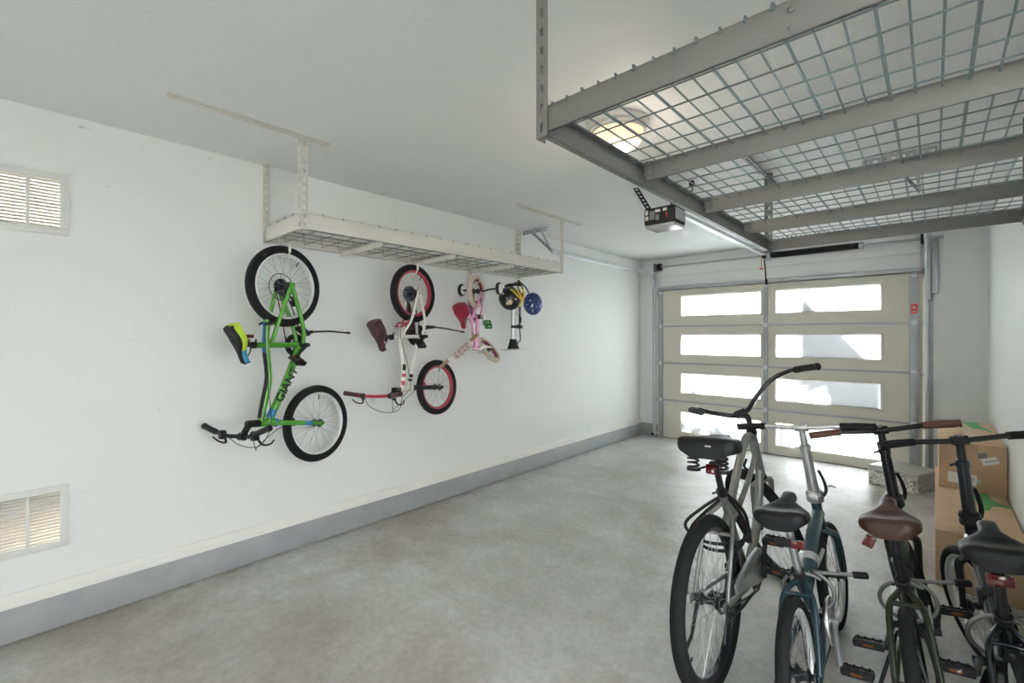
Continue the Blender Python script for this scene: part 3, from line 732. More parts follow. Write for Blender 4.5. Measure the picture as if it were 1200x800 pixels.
def chain(root, bb, y, r1, hub, r2, mt=None):
    bb, hub = V(bb), V(hub); d = (hub-bb); d.y = 0; L = d.length; d.normalize(); n = V((-d.z, 0, d.x)); pts = []
    a = math.asin((r1-r2)/L)
    for c, r, s0, s1 in ((bb, r1, PI/2+0, 3*PI/2), (hub, r2, -PI/2, PI/2)):
        for i in range(13):
            t = s0 + (s1-s0)*i/12
            pts.append(V((c.x, y, c.z)) + (d*math.cos(t) + n*math.sin(t))*r)
    # links: a flat ribbon with alternating widths
    P = []
    for i in range(len(pts)):
        p, q = pts[i], pts[(i+1) % len(pts)]; k = max(1, int((q-p).length/.02))
        for j in range(k): P.append(p + (q-p)*j/k)
    b = MB(); b.tube(P, [.0046 if i % 2 else .0032 for i in range(len(P))], 6, closed=True)
    return b.build('chain', mt or M['blackmetal'], root)
def cassette(root, hub, y, r, mt=None):
    b = MB(); pr = []
    for i in range(5):
        rr = r*(1-.16*i); pr += [(rr, .004*i*1.6), (rr, .004*i*1.6+.003)]
    b.lathe([(0, 0)] + pr + [(0, .034)], V(hub) + V((0, y, 0)), (0, -1, 0), 26)
    return b.build('sprocket', mt or M['blackmetal'], root)
def reflector(root, c, s, mt, name='reflector', rot=None, S=ID):
    b = MB(); b.box(c, s, bev=min(s)*.25, rot=rot); return b.build(name, mt, root, S)
def seat_post(root, a, c, r, mt, clamp=True):
    b = MB(); b.tube([a, c], r, 12); a, c = V(a), V(c)
    if clamp: b.box(c, (.045, .045, .022), bev=.005); b.cyl(c + V((0, -.026, -.004)), c + V((0, .026, -.004)), .005, 8)
    return b.build('seat_post', mt, root)
def collar(root, p, d, r, h, mt, name='seat_clamp'):
    b = MB(); p, d = V(p), V(d).normalized(); b.lathe([(r*.8, -h/2), (r, -h/2+.002), (r, h/2-.002), (r*.8, h/2)], p, d, 18, closed=True)
    b.tube([p + V((-.5*r, r*.9, 0)), p + V((-r*1.6, r*1.2, 0))], .005, 8); return b.build(name, mt, root)
def lettering(root, text, p, xdir, ydir, size, mt, name='lettering'):
    cu = bpy.data.curves.new(name, 'FONT'); cu.body = text; cu.size = size; cu.extrude = .0006; cu.offset = .0016; cu.align_x = 'CENTER'; cu.align_y = 'CENTER'; cu.resolution_u = 3
    tmp = bpy.data.objects.new('tmp', cu); COL.objects.link(tmp)
    dg = bpy.context.evaluated_depsgraph_get(); me = bpy.data.meshes.new_from_object(tmp.evaluated_get(dg)); bpy.data.objects.remove(tmp); bpy.data.curves.remove(cu)
    me.name = name; me.materials.clear(); me.materials.append(mt)
    o = bpy.data.objects.new(name, me); COL.objects.link(o); o.parent = root
    x = V(xdir).normalized(); y = V(ydir); y = (y - x*y.dot(x)).normalized(); z = x.cross(y)
    m = Matrix((x, y, z)).transposed().to_4x4(); m.translation = V(p); o.matrix_local = m; return o

def hang_matrix(hub, t):
    x = V((0, 0, -1)); y = V((math.cos(t), -math.sin(t), 0)); z = V((-math.sin(t), -math.cos(t), 0))
    m = Matrix((x, y, z)).transposed().to_4x4(); m.translation = V(hub); return m
def stand_matrix(x0, y0, th, ph):
    f = V((math.sin(th), math.cos(th), 0)); l = V((-math.cos(th), math.sin(th), 0)); z = V((0, 0, 1))
    l2 = l*math.cos(ph) - z*math.sin(ph); u2 = z*math.cos(ph) + l*math.sin(ph)
    m = Matrix((f, l2, u2)).transposed().to_4x4(); m.translation = V((x0, y0, 0)); return m

# ---- green mountain bike hung by its rear wheel
GH = (-2.923, 1.105, 1.756); GT = -.27
g = thing('bicycle', 'bright green kids mountain bike hung by its rear wheel, first from the left', 'bicycle', group='bikes hung along the wall', mat4=hang_matrix(GH, GT))
R = .248; TR = .027; bb = V((.36, 0, -.109)); st = V((.356, 0, .14)); ht = V((.811, 0, .165)); hb = V((.823, 0, .067)); fh = V((.876, 0, -.234)); SS = rotmat(hb, ht-hb, .07)
tt0 = V((.22, 0, .118)); dth = V((.785, 0, .095))
fr = frame(g, [([bb, (.357, 0, .20)], .0165), ([(.195, 0, .116), (.36, 0, .122), (.55, 0, .105), (.68, 0, .13), (.80, 0, .155)], .0185), ([bb, (.60, 0, -.0), dth, (.815, 0, .10)], .023), ([ht, hb], .0225),
    ([bb + V((0, .03, 0)), (.24, .048, -.09), (0.02, .066, -.008)], .0125), ([bb + V((0, -.03, 0)), (.24, -.048, -.09), (0.02, -.066, -.008)], .0125),
    ([(.345, .016, .10), (.25, .045, .085), (.01, .066, .01)], .0115), ([(.345, -.016, .10), (.25, -.045, .085), (.01, -.066, .01)], .0115), ([(.225, -.045, .083), (.225, .045, .083)], .009)], M['green'])
b = MB()
for s in (-1, 1): b.box((.0, s*.066, -.002), (.045, .008, .036), bev=.004)
b.build('dropout', M['green'], fr)
b = MB(); b.tube(catmull([(.22, -.002, .124), (.36, -.002, .130), (.46, -.002, .121)], 6), .0150, 10); b.build('decal_stripe', M['bluedecal'], fr)
b = MB(); b.tube(catmull([(.40, -.001, .1285), (.55, -.001, .1145), (.68, -.001, .1395), (.78, -.001, .160)], 6), .0150, 10); b.build('dark_stripe', M['black'], fr)
b = MB(); b.tube([(.745, 0, .078), (.79, 0, .101)], .0238, 12); b.build('decal_band', M['bluedecal'], fr)
b = MB(); b.tube([hb - (ht-hb).normalized()*.012, hb + (ht-hb).normalized()*.006], .0255, 14); b.build('headset', M['bluedecal'], fr)
dd = (V((.60, 0, 0)) - dth).normalized(); lettering(fr, 'GIANT', V((.60, .0225, .0)), V((-.75, 0, -.44)), V((.4, 0, -.75))*-1, .074, M['black'])
wheel(g, (0, 0, 0), R, TR, ID, M['tread'], M['rimsilver'], 28, .05, .015)
b = MB(); b.lathe([(.078, -.001), (.080, -.002), (.083, 0), (.080, .002), (.078, .001)], (0, -.036, 0), (0, 1, 0), 40, closed=True)
for k in range(6): b.tube([(.02*math.cos(k*PI/3), -.036, .02*math.sin(k*PI/3)), (.079*math.cos(k*PI/3), -.036, .079*math.sin(k*PI/3))], .0015, 5)
b.build('spoke_protector', M['black'], g)
cassette(g, (0, -.032, 0), 0, .05); cassette(g, (0, .0, 0), .03, .022)
wheel(g, fh, R, TR, SS, M['tread'], M['rimsilver'], 28, .045, .015, spin=.4)
fork(g, SS, hb, fh, .046, M['green'], .016, .012, 0, .03)
b = MB()
for s in (-1, 1): b.tube([fh + V((-.024, s*.047, .135)), fh + V((-.015, s*.047, .085))], .0158, 10)
b.build('fork_decal', M['bluedecal'], g, SS)
saddle(g, (.362, 0, .308), math.radians(23), .235, .066, M['saddleblk'], .058, .022, sidemats=[M['lime'], M['bluevinyl']])
seat_post(g, (.356, 0, .18), (.352, 0, .262), .0135, M['black']); collar(g, (.356, 0, .2), (0, 0, 1), .02, .024, M['black'])
b = MB(); b.tube([(.352, 0, .225), (.32, 0, .228)], .006, 8); b.box((.305, 0, .228), (.02, .05, .032), bev=.004); b.build('rear_reflector', M['reflred'], g)
stm = V((.806, 0, .225)); bc = V((.868, 0, .268))
b = MB(); b.tube([ht, stm], .0175, 12); b.lathe([(.02, 0), (.021, .02), (.02, .034)], ht, stm-ht, 16); b.tube([stm, bc], [.018, .017], 12); b.cyl(bc + V((0, -.024, 0)), bc + V((0, .024, 0)), .022, 14, bev=.003); b.cyl(stm - (stm-ht).normalized()*.02, stm + (stm-ht).normalized()*.018, .021, 14, bev=.003); b.build('stem', M['black'], g, SS)
bar = handlebar(g, SS, [bc, bc + V((0, .05, 0)), bc + V((-.006, .11, .022)), bc + V((-.03, .19, .036)), bc + V((-.058, .285, .038))], .0115, M['black'], .105, .0165, M['black'])
for s in (1, -1):
    p = bc + V((-.02, s*.145, .025)); lever(bar, [p + V((.018, 0, -.012)), p + V((.06, s*.02, -.03)), p + V((.055, s*.085, -.03)), p + V((.03, s*.13, -.022))], .0055)
    b = MB(); b.cyl(p + V((0, -.018, 0)), p + V((0, .018, 0)), .018, 14, bev=.003); b.box(p + V((.018, 0, .004)), (.03, .034, .022), bev=.005); b.build('shifter', M['black'], bar)
cable(g, [bc + V((.01, -.12, .01)), bc + V((.06, -.04, -.02)), bc + V((.062, .06, -.06)), bc + V((.0, .06, -.12)), V((.80, .028, .11)), V((.70, .03, .12)), V((.4, .02, .137)), V((.24, .012, .137)), V((.215, .0, .11))])
cable(g, [bc + V((.01, .12, .01)), bc + V((.075, .08, -.03)), bc + V((.07, .0, -.1)), V((.85, .02, .03)), V((.86, .02, -.06))])
# V-brakes
for c, mS in ((V((.215, 0, .075)), ID), (fh + V((-.04, 0, .20)), SS)):
    b = MB()
    for s in (-1, 1):
        d1 = V((0.02, 0, .07)) if mS is ID else V((.03, 0, .02))
        b.tube([c + V((0, s*.035, -.02)), c + V((0, s*.042, .02)), c + d1 + V((0, s*.03, 0))], .007, 8); b.box(c + V((0, s*.028, -.005)), (.05, .012, .012), bev=.002)
    b.tube(catmull([c + d1 + V((0, -.03, 0)), c + d1 + V((.0, 0, .012)), c + d1 + V((0, .03, 0))], 4), .0022, 6)
    b.build('brake', M['blackmetal'], g, mS)
chainring(g, bb, -.045, .062, M['black'], M['black']); chain(g, bb, -.045, .062, (0, 0, 0), .03)
cranks(g, bb, math.radians(50), .14, .115, M['blackmetal'], M['black'], plen=.085, tilt=.9)
b = MB(); b.tube([(.05, -.05, -.03), (.06, -.055, -.09), (.1, -.05, -.1)], .008, 8); b.cyl((.05, -.06, -.04), (.05, -.045, -.04), .022, 12); b.cyl((.095, -.06, -.1), (.095, -.045, -.1), .022, 12); b.build('derailleur', M['black'], g)
b = MB(); b.tube([(.29, .035, -.11), (.276, .05, -.16)], [.015, .010], 10); b.tube([(.277, .05, -.155), (.272, .062, -.28), (.283, .068, -.445)], [.0062, .0055], 8); b.tube([(.281, .066, -.42), (.283, .068, -.45)], .0078, 8); b.build('kickstand', M['black'], g)

# ---- white bike with red rims
WH = (-2.901, 2.031, 1.775); WT = -.149
g = thing('bicycle', 'white kids bike with red rims and maroon saddle, hung between green and pink bikes', 'bicycle', group='bikes hung along the wall', mat4=hang_matrix(WH, WT))
R = .22; bb = V((.325, 0, -.066)); hb = V((.714, 0, .012)); ht = V((.716, 0, .135)); fh = V((.733, 0, -.257)); SS = rotmat(hb, ht-hb, .06)
fr = frame(g, [([(.325, 0, -.06), (.331, 0, .215)], .0145), ([(.30, 0, .125), (.37, 0, .132), (.50, 0, .105), (.62, 0, .10), (.705, 0, .122)], .0185), ([bb, (.45, 0, -.022), (.58, 0, .02), (.70, 0, .05)], .0205), ([ht, hb], .022),
    ([bb + V((0, .028, 0)), (.2, .05, -.07), (.01, .06, -.006)], .0105), ([bb + V((0, -.028, 0)), (.2, -.05, -.07), (.01, -.06, -.006)], .0105),
    ([(.315, .012, .125), (.2, .048, .065), (.005, .06, .008)], .0105), ([(.315, -.012, .125), (.2, -.048, .065), (.005, -.06, .008)], .0105), ([(.215, -.046, .07), (.215, .046, .07)], .009)], M['whitepaint'])
b = MB()
for s in (-1, 1): b.box((.004, s*.06, 0), (.05, .008, .04), bev=.004)
b.build('dropout', M['whitepaint'], fr)
for p, q in (((.60, .004, .100), (.625, .004, .101)), ((.655, .004, .108), (.685, .004, .115))):
    b = MB(); b.tube([p, q], .0166, 12); b.build('red_decal', M['red'], fr)
for p, q, r_ in (((.53, .004, .102), (.575, .004, .1), .0164), ((.61, .004, .029), (.635, .004, .035), .0186), ((.645, .004, .038), (.662, .004, .042), .0186)):
    b = MB(); b.tube([p, q], r_, 12); b.build('dark_decal', M['black'], fr)
wheel(g, (0, 0, 0), R, .026, ID, M['tread'], M['pinkred'], 28, .05, .018)
wheel(g, fh, R, .026, SS, M['tread'], M['pinkred'], 28, .045, .018, spin=.3)
cassette(g, (0, -.01, 0), .0, .038); b = MB(); b.cyl((0, -.062, 0), (0, -.02, 0), .06, 24, bev=.012); b.build('gear_cover', mat('dark_blue_plastic', (.03, .05, .08), .4), g)
fork(g, SS, hb, fh, .05, M['black'], .018, .015, 0, .03)
b = MB()
for s in (-1, 1): b.box(fh + V((-.004, s*.053, .03)), (.03, .012, .05), bev=.003)
b.build('fork_tip', M['alu'], g, SS)
saddle(g, (.335, 0, .352), math.radians(24), .23, .075, M['maroon'], .062, .022)
seat_post(g, (.331, 0, .21), (.333, 0, .298), .0125, M['black']); collar(g, (.331, 0, .215), (0, 0, 1), .021, .024, M['black'])
b = MB(); b.cyl((.335, -.022, .285), (.335, .022, .285), .018, 12); b.box((.335, 0, .27), (.05, .036, .02), bev=.004); b.build('saddle_clamp', M['black'], g)
stm = V((.716, 0, .185)); bc = V((.755, 0, .215))
b = MB(); b.tube([ht, stm], .016, 12); b.tube([stm, bc], .017, 12); b.cyl(bc + V((0, -.024, 0)), bc + V((0, .024, 0)), .021, 14, bev=.003); b.box(stm, (.04, .04, .03), bev=.006); b.build('stem', M['black'], g, SS)
bar = handlebar(g, SS, [bc, bc + V((0, .045, 0)), bc + V((-.002, .10, .055)), bc + V((-.012, .155, .125)), bc + V((-.022, .20, .15)), bc + V((-.035, .285, .175))], .0112, M['red'], .11, .0165, M['maroon'])
for s in (1, -1):
    p = bc + V((-.016, s*.165, .13)); lever(bar, [p + V((.016, 0, -.01)), p + V((.055, s*.02, -.02)), p + V((.055, s*.075, -.012)), p + V((.03, s*.11, .0))], .005)
    b = MB(); b.cyl(p + V((0, -.024, 0)), p + V((0, .024, 0)), .017, 14, bev=.003); b.build('shifter', M['black'], bar)
b = MB(); p = bc + V((.03, -.10, .075)); b.box(p, (.035, .035, .012), bev=.004); b.build('bar_reflector', M['whiterefl'], g, SS)
cable(g, [bc + V((0, -.15, .12)), bc + V((.07, -.10, .11)), bc + V((.11, .0, .06)), bc + V((.09, .08, .0)), bc + V((.01, .05, -.06)), V((.70, .03, .06)), V((.5, .02, .088)), V((.33, .02, .145)), V((.23, .0, .12))])
cable(g, [bc + V((0, .15, .12)), bc + V((.08, .12, .09)), bc + V((.09, .03, .0)), V((.76, .02, .05)), V((.72, .01, -.03))])
for c, mS in ((V((.225, 0, .085)), ID), (fh + V((-.03, 0, .18)), SS)):
    b = MB()
    for s in (-1, 1):
        d1 = V((0.03, 0, .06)) if mS is ID else V((.03, 0, .03))
        b.tube([c + V((0, s*.035, -.02)), c + V((0, s*.044, .02)), c + d1 + V((0, s*.032, 0))], .0075, 8); b.box(c + V((0, s*.03, -.01)), (.05, .012, .014), bev=.002)
    b.tube([c + d1 + V((0, -.05, .0)), c + d1 + V((0, .05, .01))], .003, 6)
    b.build('brake', M['red'], g, mS)
chainring(g, bb, -.045, .062, M['black'], M['maroon']); chain(g, bb, -.045, .062, (0, 0, 0), .03)
b = MB(); b.prism([(.385, -.03), (.39, -.09), (.35, -.15), (.28, -.13), (.20, -.04), (.05, -.035), (.05, .035), (.2, .03), (.33, .015)], -.004, .004, Matrix.Translation(V((0, -.06, 0))) @ Matrix.Rotation(PI/2, 4, 'X'), bev=.002); b.build('chain_guard', M['maroon'], g)
cranks(g, bb, math.radians(62), .11, .105, M['black'], M['black'], plen=.08, refl=False, tilt=.7)
b = MB(); b.tube([(.255, .04, -.09), (.252, .055, -.17)], [.017, .010], 10); b.tube([(.252, .055, -.165), (.262, .062, -.29), (.288, .07, -.50)], [.0065, .0055], 8); b.tube([(.284, .068, -.47), (.289, .07, -.51)], .0078, 8); b.build('kickstand', M['blackmetal'], g)

# ---- small pink bike with training wheels
PH = (-2.919, 2.692, 1.841); PT = -.353
g = thing('bicycle', 'small pink toddler bike with training wheels and cream tyres, hung by its rear wheel', 'bicycle', group='bikes hung along the wall', mat4=hang_matrix(PH, PT))
R = .147; bb = V((.220, 0, -.03)); hb = V((.503, 0, -.052)); ax = V((-.102, 0, .995)); ht = hb + ax*.125; fh = V((.511, 0, -.2715)); SS = rotmat(hb, ax, .69)
fr = frame(g, [([bb, (.228, 0, .14)], .0135), ([(.232, 0, .085), (.34, 0, .06), (.43, 0, .035), (.50, 0, .015)], .0145), ([bb, (.33, 0, -.025), (.42, 0, -.018), (.50, 0, -.015)], .0155), ([ht, hb - ax*.005], .0175),
    ([bb + V((0, .026, 0)), (.12, .045, -.03), (.005, .05, -.004)], .0085), ([bb + V((0, -.026, 0)), (.12, -.045, -.03), (.005, -.05, -.004)], .0085),
    ([(.226, .012, .09), (.13, .044, .06), (.005, .05, .004)], .0085), ([(.226, -.012, .09), (.13, -.044, .06), (.005, -.05, .004)], .0085)], M['pink'])
wheel(g, (0, 0, 0), R, .023, ID, M['creamtyre'], M['redvinyl'], 20, .034, .02)
wheel(g, fh, R, .023, SS, M['creamtyre'], M['redvinyl'], 20, .034, .02, spin=.3)
fork(g, SS, hb, fh, .036, M['whitepaint'], .0125, .010, .004, .04)
for s in (1, -1):
    b = MB(); b.tube([(0, s*.055, 0), (-.004, s*.07, -.03), (-.02, s*.09, -.075), (-.024, s*.175, -.078)], .008, 8); a = b.build('training_wheel_arm', M['black'], g)
    b = MB(); c = V((-.024, s*.185, -.08))
    b.lathe([(.012, -.012), (.035, -.010), (.042, -.014), (.052, -.012), (.056, -.006), (.056, .006), (.052, .012), (.042, .014), (.035, .010), (.012, .012)], c, (0, 1, 0), 32, closed=True); w = b.build('training_wheel', M['black'], a)
    b = MB(); b.lathe([(0, -.0165), (.012, -.016), (.028, -.0125), (.041, -.0145), (.041, .0145), (.028, .0125), (.012, .016), (0, .0165)], c, (0, 1, 0), 28); b.build('wheel_disc', M['whitepaint'], a)
saddle(g, (.238, 0, .275), math.radians(24), .215, .07, M['redvinyl'], .055, .02)
seat_post(g, (.228, 0, .13), (.235, 0, .225), .0115, M['alu']); collar(g, (.229, 0, .14), (0, 0, 1), .018, .02, M['pink'])
chainring(g, bb, -.04, .045, M['pinkred']); chain(g, bb, -.04, .045, (0, 0, 0), .024)
b = MB(); b.prism([(.285, -.02), (.27, -.085), (.21, -.09), (.15, -.03), (.03, -.03), (.03, .03), (.15, .035), (.24, .035)], -.004, .004, Matrix.Translation(V((0, -.056, 0))) @ Matrix.Rotation(PI/2, 4, 'X'), bev=.002); b.build('chain_guard', M['pink'], g)
cranks(g, bb, math.radians(25), .075, .115, M['alu'], M['greenpedal'], arm_r=.007, qw=.052, plen=.07, refl=False, tilt=.6)
stm = ht + ax*.07; bc = stm + V((.02, 0, .01))
b = MB(); b.tube([ht, stm], .0125, 12); b.tube([stm, bc], .013, 12); b.cyl(bc + V((0, -.018, 0)), bc + V((0, .018, 0)), .017, 12, bev=.003); b.box(stm, (.03, .03, .03), bev=.005); b.build('stem', M['whitepaint'], g, SS)
e = V((.519, 0, .3674))
bar = handlebar(g, SS, [bc, bc + V((0, .03, 0)), V((.512, .075, .26)), V((.512, .105, .335)), V((.515, .14, .362)), e + V((0, .20, 0))], .010, M['whitepaint'], .075, .0145, M['tan'])
b = MB(); b.tube([(.512, -.09, .305), (.512, .09, .305)], .008, 8); b.build('crossbar', M['whitepaint'], bar)
b = MB(); b.tube([(.512, -.088, .295), (.512, -.08, .296), (.512, .08, .296), (.512, .088, .295)], [.02, .026, .026, .02], 14); pad = b.build('bar_pad', M['padpink'], bar)
b = MB()
for i in range(4):
    for a in range(6): 
        q = V((.512 + .0258*math.cos(a*PI/3+.4*i), -.06+.04*i, .296 + .0258*math.sin(a*PI/3+.4*i))); n = V((math.cos(a*PI/3+.4*i), 0, math.sin(a*PI/3+.4*i)))
        b.lathe([(0, 0), (.0062, 0), (.0062, .0012), (0, .0012)], q, n, 12)
b.build('pad_dots', M['paddot'], pad)

# ---- hooks from the rack to each hung wheel
def hook(label, hub, t, R, tr, y0=-.045, tip=.055):
    m = hang_matrix(hub, t); yv = (m @ V((0, 1, 0)) - V(hub)); base = V(hub)
    zr = R - tr*2 - .014
    def P(y, z): return tuple(yv*y + V((0, 0, z)))
    top = 2.163 - hub[2]
    r = thing('hanging_hook', label, 'hook', hub, group='hooks under the white rack')
    b = MB(); pts = [P(.0, top-.012), P(y0*.3, top+.004), P(y0, top-.02), P(y0, zr+.02), P(y0*.6, zr-.006), P(0, zr-.014), P(-y0*.6, zr-.004), P(-y0, zr+.02), P(-y0, zr+tip)]
    b.tube(catmull(pts[:1]+pts[1:], 4), .0042, 8); b.build('hook_rod', M['whiterack'], r)
    b = MB(); b.tube([P(-y0, zr+.02), P(-y0, zr+tip+.006)], .0085, 10); b.build('hook_sleeve', M['whitepaint'], r)
hook('white hook holding the rear wheel of the green bike', GH, GT, .248, .024)
hook('white hook holding the red rear rim of the white bike', WH, WT, .22, .024)
hook('white hook holding the cream rear tyre of the pink bike', PH, PT, .147, .023)
# hook of the pump and helmets
hk = thing('hanging_hook', 'white hook carrying the helmets and the floor pump', 'hook', (-2.9, 3.17, 1.9), group='hooks under the white rack')
b = MB(); b.tube(catmull([(0, .02, .25), (0, 0, .266), (0, -.0, .24), (0, 0, .08), (.01, 0, .055), (.03, 0, .06), (.035, 0, .10)], 5), .0045, 8); b.build('hook_rod', M['whiterack'], hk)

# ---- floor pump hung upright
pp = thing('floor_pump', 'silver floor pump hanging below the helmets by its handle', 'bicycle pump', (-2.9, 3.15, 1.325))
b = MB(); b.box((0, 0, 0), (.10, .27, .008), bev=.003); b.box((0, 0, .008), (.07, .10, .014), bev=.004); b.build('foot_plate', M['alu'], pp)
b = MB(); b.lathe([(0, .008), (.058, .008), (.05, .03), (.036, .075), (.031, .10), (0, .10)], seg=24); b.build('base_cone', M['black'], pp)
b = MB(); b.cyl((0, 0, .09), (0, 0, .50), .025, 20); b.build('barrel', M['alu'], pp)
b = MB(); b.cyl((0, 0, .50), (0, 0, .605), .007, 10); b.build('piston_rod', M['steel'], pp)
b = MB(); b.tube(catmull([(-.10, 0, .60), (-.05, 0, .61), (.05, 0, .61), (.10, 0, .60)], 5), .015, 12); b.build('handle', M['black'], pp)
b = MB(); b.cyl((0, 0, .48), (0, 0, .52), .03, 18, bev=.004); b.build('barrel_cap', M['black'], pp)
b = MB(); b.box((.02, .03, .215), (.035, .13, .026), bev=.006); b.cyl((.025, .05, .20), (.025, .05, .235), .02, 14); b.build('gauge_clip', M['black'], pp)
b = MB(); b.tube(catmull([(.02, .01, .05), (.05, .04, .09), (.035, .052, .16), (.03, .05, .26), (.03, .045, .40), (.03, .06, .44), (.03, .065, .36), (.03, .06, .24)], 6), .0055, 8); b.build('hose', M['black'], pp)
b = MB(); b.cyl((.03, .062, .255), (.03, .062, .31), .014, 12, bev=.003); b.build('valve_head', M['black'], pp)
b = MB(); b.box((.018, .045, .345), (.02, .03, .05), bev=.005); b.build('hose_clip', M['whiterefl'], pp)

# ---- helmets
def helmet(name, label, c, rot, shell_mt, vent_rows, size=(.112, .092, .092)):
    r = thing(name, label, 'helmet', mat4=Matrix.Translation(V(c)) @ rot, group='helmets on the hook')
    nu, nv = 36, 14; bm = bmesh.new(); grid = []
    for i in range(nv+1):
        a = (PI*.56)*i/nv; row = []
        for j in range(nu):
            p = 2*PI*j/nu
            row.append(bm.verts.new((size[0]*math.sin(a)*math.cos(p), size[1]*math.sin(a)*math.sin(p), size[2]*math.cos(a)*(1.05 if a < PI/2 else 1)))
                       if i > 0 or j == 0 else None)
        grid.append(row)
    for i in range(nv):
        for j in range(nu):
            k = (j+1) % nu
            if i == 0: bm.faces.new([grid[0][0], grid[1][j], grid[1][k]]); continue
            if (i, j) in vent_rows: continue
            bm.faces.new([grid[i][j], grid[i+1][j], grid[i+1][k], grid[i][k]])
    bmesh.ops.recalc_face_normals(bm, faces=bm.faces)
    me = bpy.data.meshes.new('shell'); bm.to_mesh(me); bm.free(); me.materials.append(shell_mt); me.materials.append(M['foam'])
    me.polygons.foreach_set('use_smooth', [True]*len(me.polygons))
    o = bpy.data.objects.new('shell', me); COL.objects.link(o); o.parent = r
    s = o.modifiers.new('thickness', 'SOLIDIFY'); s.thickness = .02; s.offset = -1; s.material_offset = 1
    bv = o.modifiers.new('soft', 'BEVEL'); bv.width = .004; bv.segments = 2; bv.limit_method = 'ANGLE'
    return r
def strap(r, pts, mt, w=.009):
    b = MB(); b.tube(catmull(pts, 6), w, 6, flat=.25); return b.build('strap', mt, r)
vents = set()
for c in range(1, 36, 6):
    vents |= {(3, c), (4, c), (4, (c+1) % 36), (5, (c+1) % 36)}
    vents |= {(7, (c+2) % 36), (7, (c+3) % 36), (8, (c+3) % 36), (9, (c+3) % 36)}
    vents |= {(9, c), (10, c), (10, (c+35) % 36)}
hm = helmet('bike_helmet', 'blue vented helmet hanging right of the black one', (-2.86, 3.385, 1.765), Matrix.Rotation(math.radians(-35), 4, 'Z') @ Matrix.Rotation(math.radians(75), 4, 'Y'), M['helmblue'], vents)
T = hm.matrix_world.inverted()
for q in ([(-2.93, 3.33, 1.82), (-2.92, 3.25, 1.90), (-2.875, 3.185, 1.958), (-2.86, 3.19, 1.963)], [(-2.93, 3.43, 1.84), (-2.90, 3.33, 1.92), (-2.875, 3.20, 1.972), (-2.86, 3.185, 1.965)]):
    strap(hm, [T @ V(p) for p in q], M['black'], .008)
b = MB(); b.box(T @ V((-2.872, 3.19, 1.965)), (.03, .03, .02), bev=.004); b.build('buckle', M['black'], hm)
v2 = set()
for c in (4, 13, 22, 31):
    for i in (4, 5, 6, 7): v2 |= {(i, c), (i, (c+1) % 36)}
hm = helmet('bike_helmet', 'black helmet with yellow straps hanging in front of the pump', (-2.87, 3.07, 1.80), Matrix.Rotation(math.radians(128), 4, 'Z') @ Matrix.Rotation(math.radians(-78), 4, 'Y') @ Matrix.Rotation(math.radians(20), 4, 'Z'), M['helmblack'], v2, (.112, .102, .098))
T = hm.matrix_world.inverted()
for q, mt in (([(-2.79, 3.06, 1.885), (-2.76, 3.09, 1.83), (-2.765, 3.12, 1.775), (-2.78, 3.10, 1.72)], 'yellow'), ([(-2.79, 3.13, 1.90), (-2.76, 3.14, 1.85), (-2.76, 3.13, 1.79), (-2.78, 3.10, 1.73)], 'yellow'),
              ([(-2.80, 3.01, 1.88), (-2.765, 3.06, 1.82), (-2.76, 3.12, 1.78)], 'yellow'), ([(-2.82, 3.04, 1.90), (-2.86, 3.13, 1.945), (-2.87, 3.17, 1.955), (-2.82, 3.18, 1.92), (-2.79, 3.16, 1.86), (-2.78, 3.13, 1.78)], 'black')):
    strap(hm, [T @ V(p) for p in q], M[mt], .009)
b = MB(); b.lathe([(0, 0), (.024, 0), (.02, .004), (0, .005)], T @ V((-2.802, 3.0, 1.757)), T.to_3x3() @ V((.75, -.62, -.2)), 18); b.build('decal', M['tanpatch'], hm)
M['steelcable'] = mat('braided_steel_cable', (.26, .26, .255), .28, .8, bump=.3, bscale=300)

# ---- silver cruiser standing on the floor
cr = thing('cruiser_bicycle', 'large silver beach cruiser with wide black saddle and swept bars', 'bicycle', group='bikes standing on the floor', mat4=stand_matrix(-.662, 1.963, .006, .082))
R = .344; bb = V((.471, 0, .297)); ct = V((.248, 0, .723)); ht = V((.76, 0, .931)); hb = V((.867, 0, .667)); fh = V((1.131, 0, R)); ax = (ht-hb).normalized(); SS = rotmat(hb, ht-hb, .855)
fh = V((1.09, 0, R))
fr = frame(cr, [([bb, ct + (ct-bb)*.03], .0175), ([ht - ax*.03, (.66, 0, .915), (.50, 0, .80), (.36, 0, .665), (.285, 0, .60), (.262, 0, .57)], .0195), ([ht - ax*.12 + V((0, 0, 0)), (.70, 0, .735), (.55, 0, .655), (.335, 0, .56)], .0135), ([hb + ax*.05, (.78, 0, .56), (.64, 0, .38), bb], .022), ([ht, hb], .024),
    ([bb + V((0, .035, .0)), (.30, .062, .305), (.02, .068, .34)], .011), ([bb + V((0, -.035, .0)), (.30, -.062, .305), (.02, -.068, .34)], .011),
    ([ct + V((.005, .015, -.05)), (.17, .058, .60), (.015, .068, .352)], .0095), ([ct + V((.005, -.015, -.05)), (.17, -.058, .60), (.015, -.068, .352)], .0095), ([(.155, -.058, .575), (.155, .058, .575)], .009)], M['silverpaint'])
b = MB()
for s in (-1, 1): b.box((-.005, s*.068, .344), (.06, .007, .036), bev=.004)
b.build('dropout', M['silverpaint'], fr)
b = MB(); b.lathe([(.022, -.012), (.028, -.010), (.028, .006), (.022, .01)], ht, ax, 18); b.lathe([(.022, -.008), (.028, -.006), (.028, .008), (.022, .01)], hb, ax, 18); b.build('headset', M['blackmetal'], fr)
wheel(cr, (0, 0, R), R, .029, ID, M['tread'], M['blackmetal'], 36, .058, .018)
wheel(cr, fh, R, .029, SS, M['tread'], M['blackmetal'], 36, .048, .018, spin=.3)
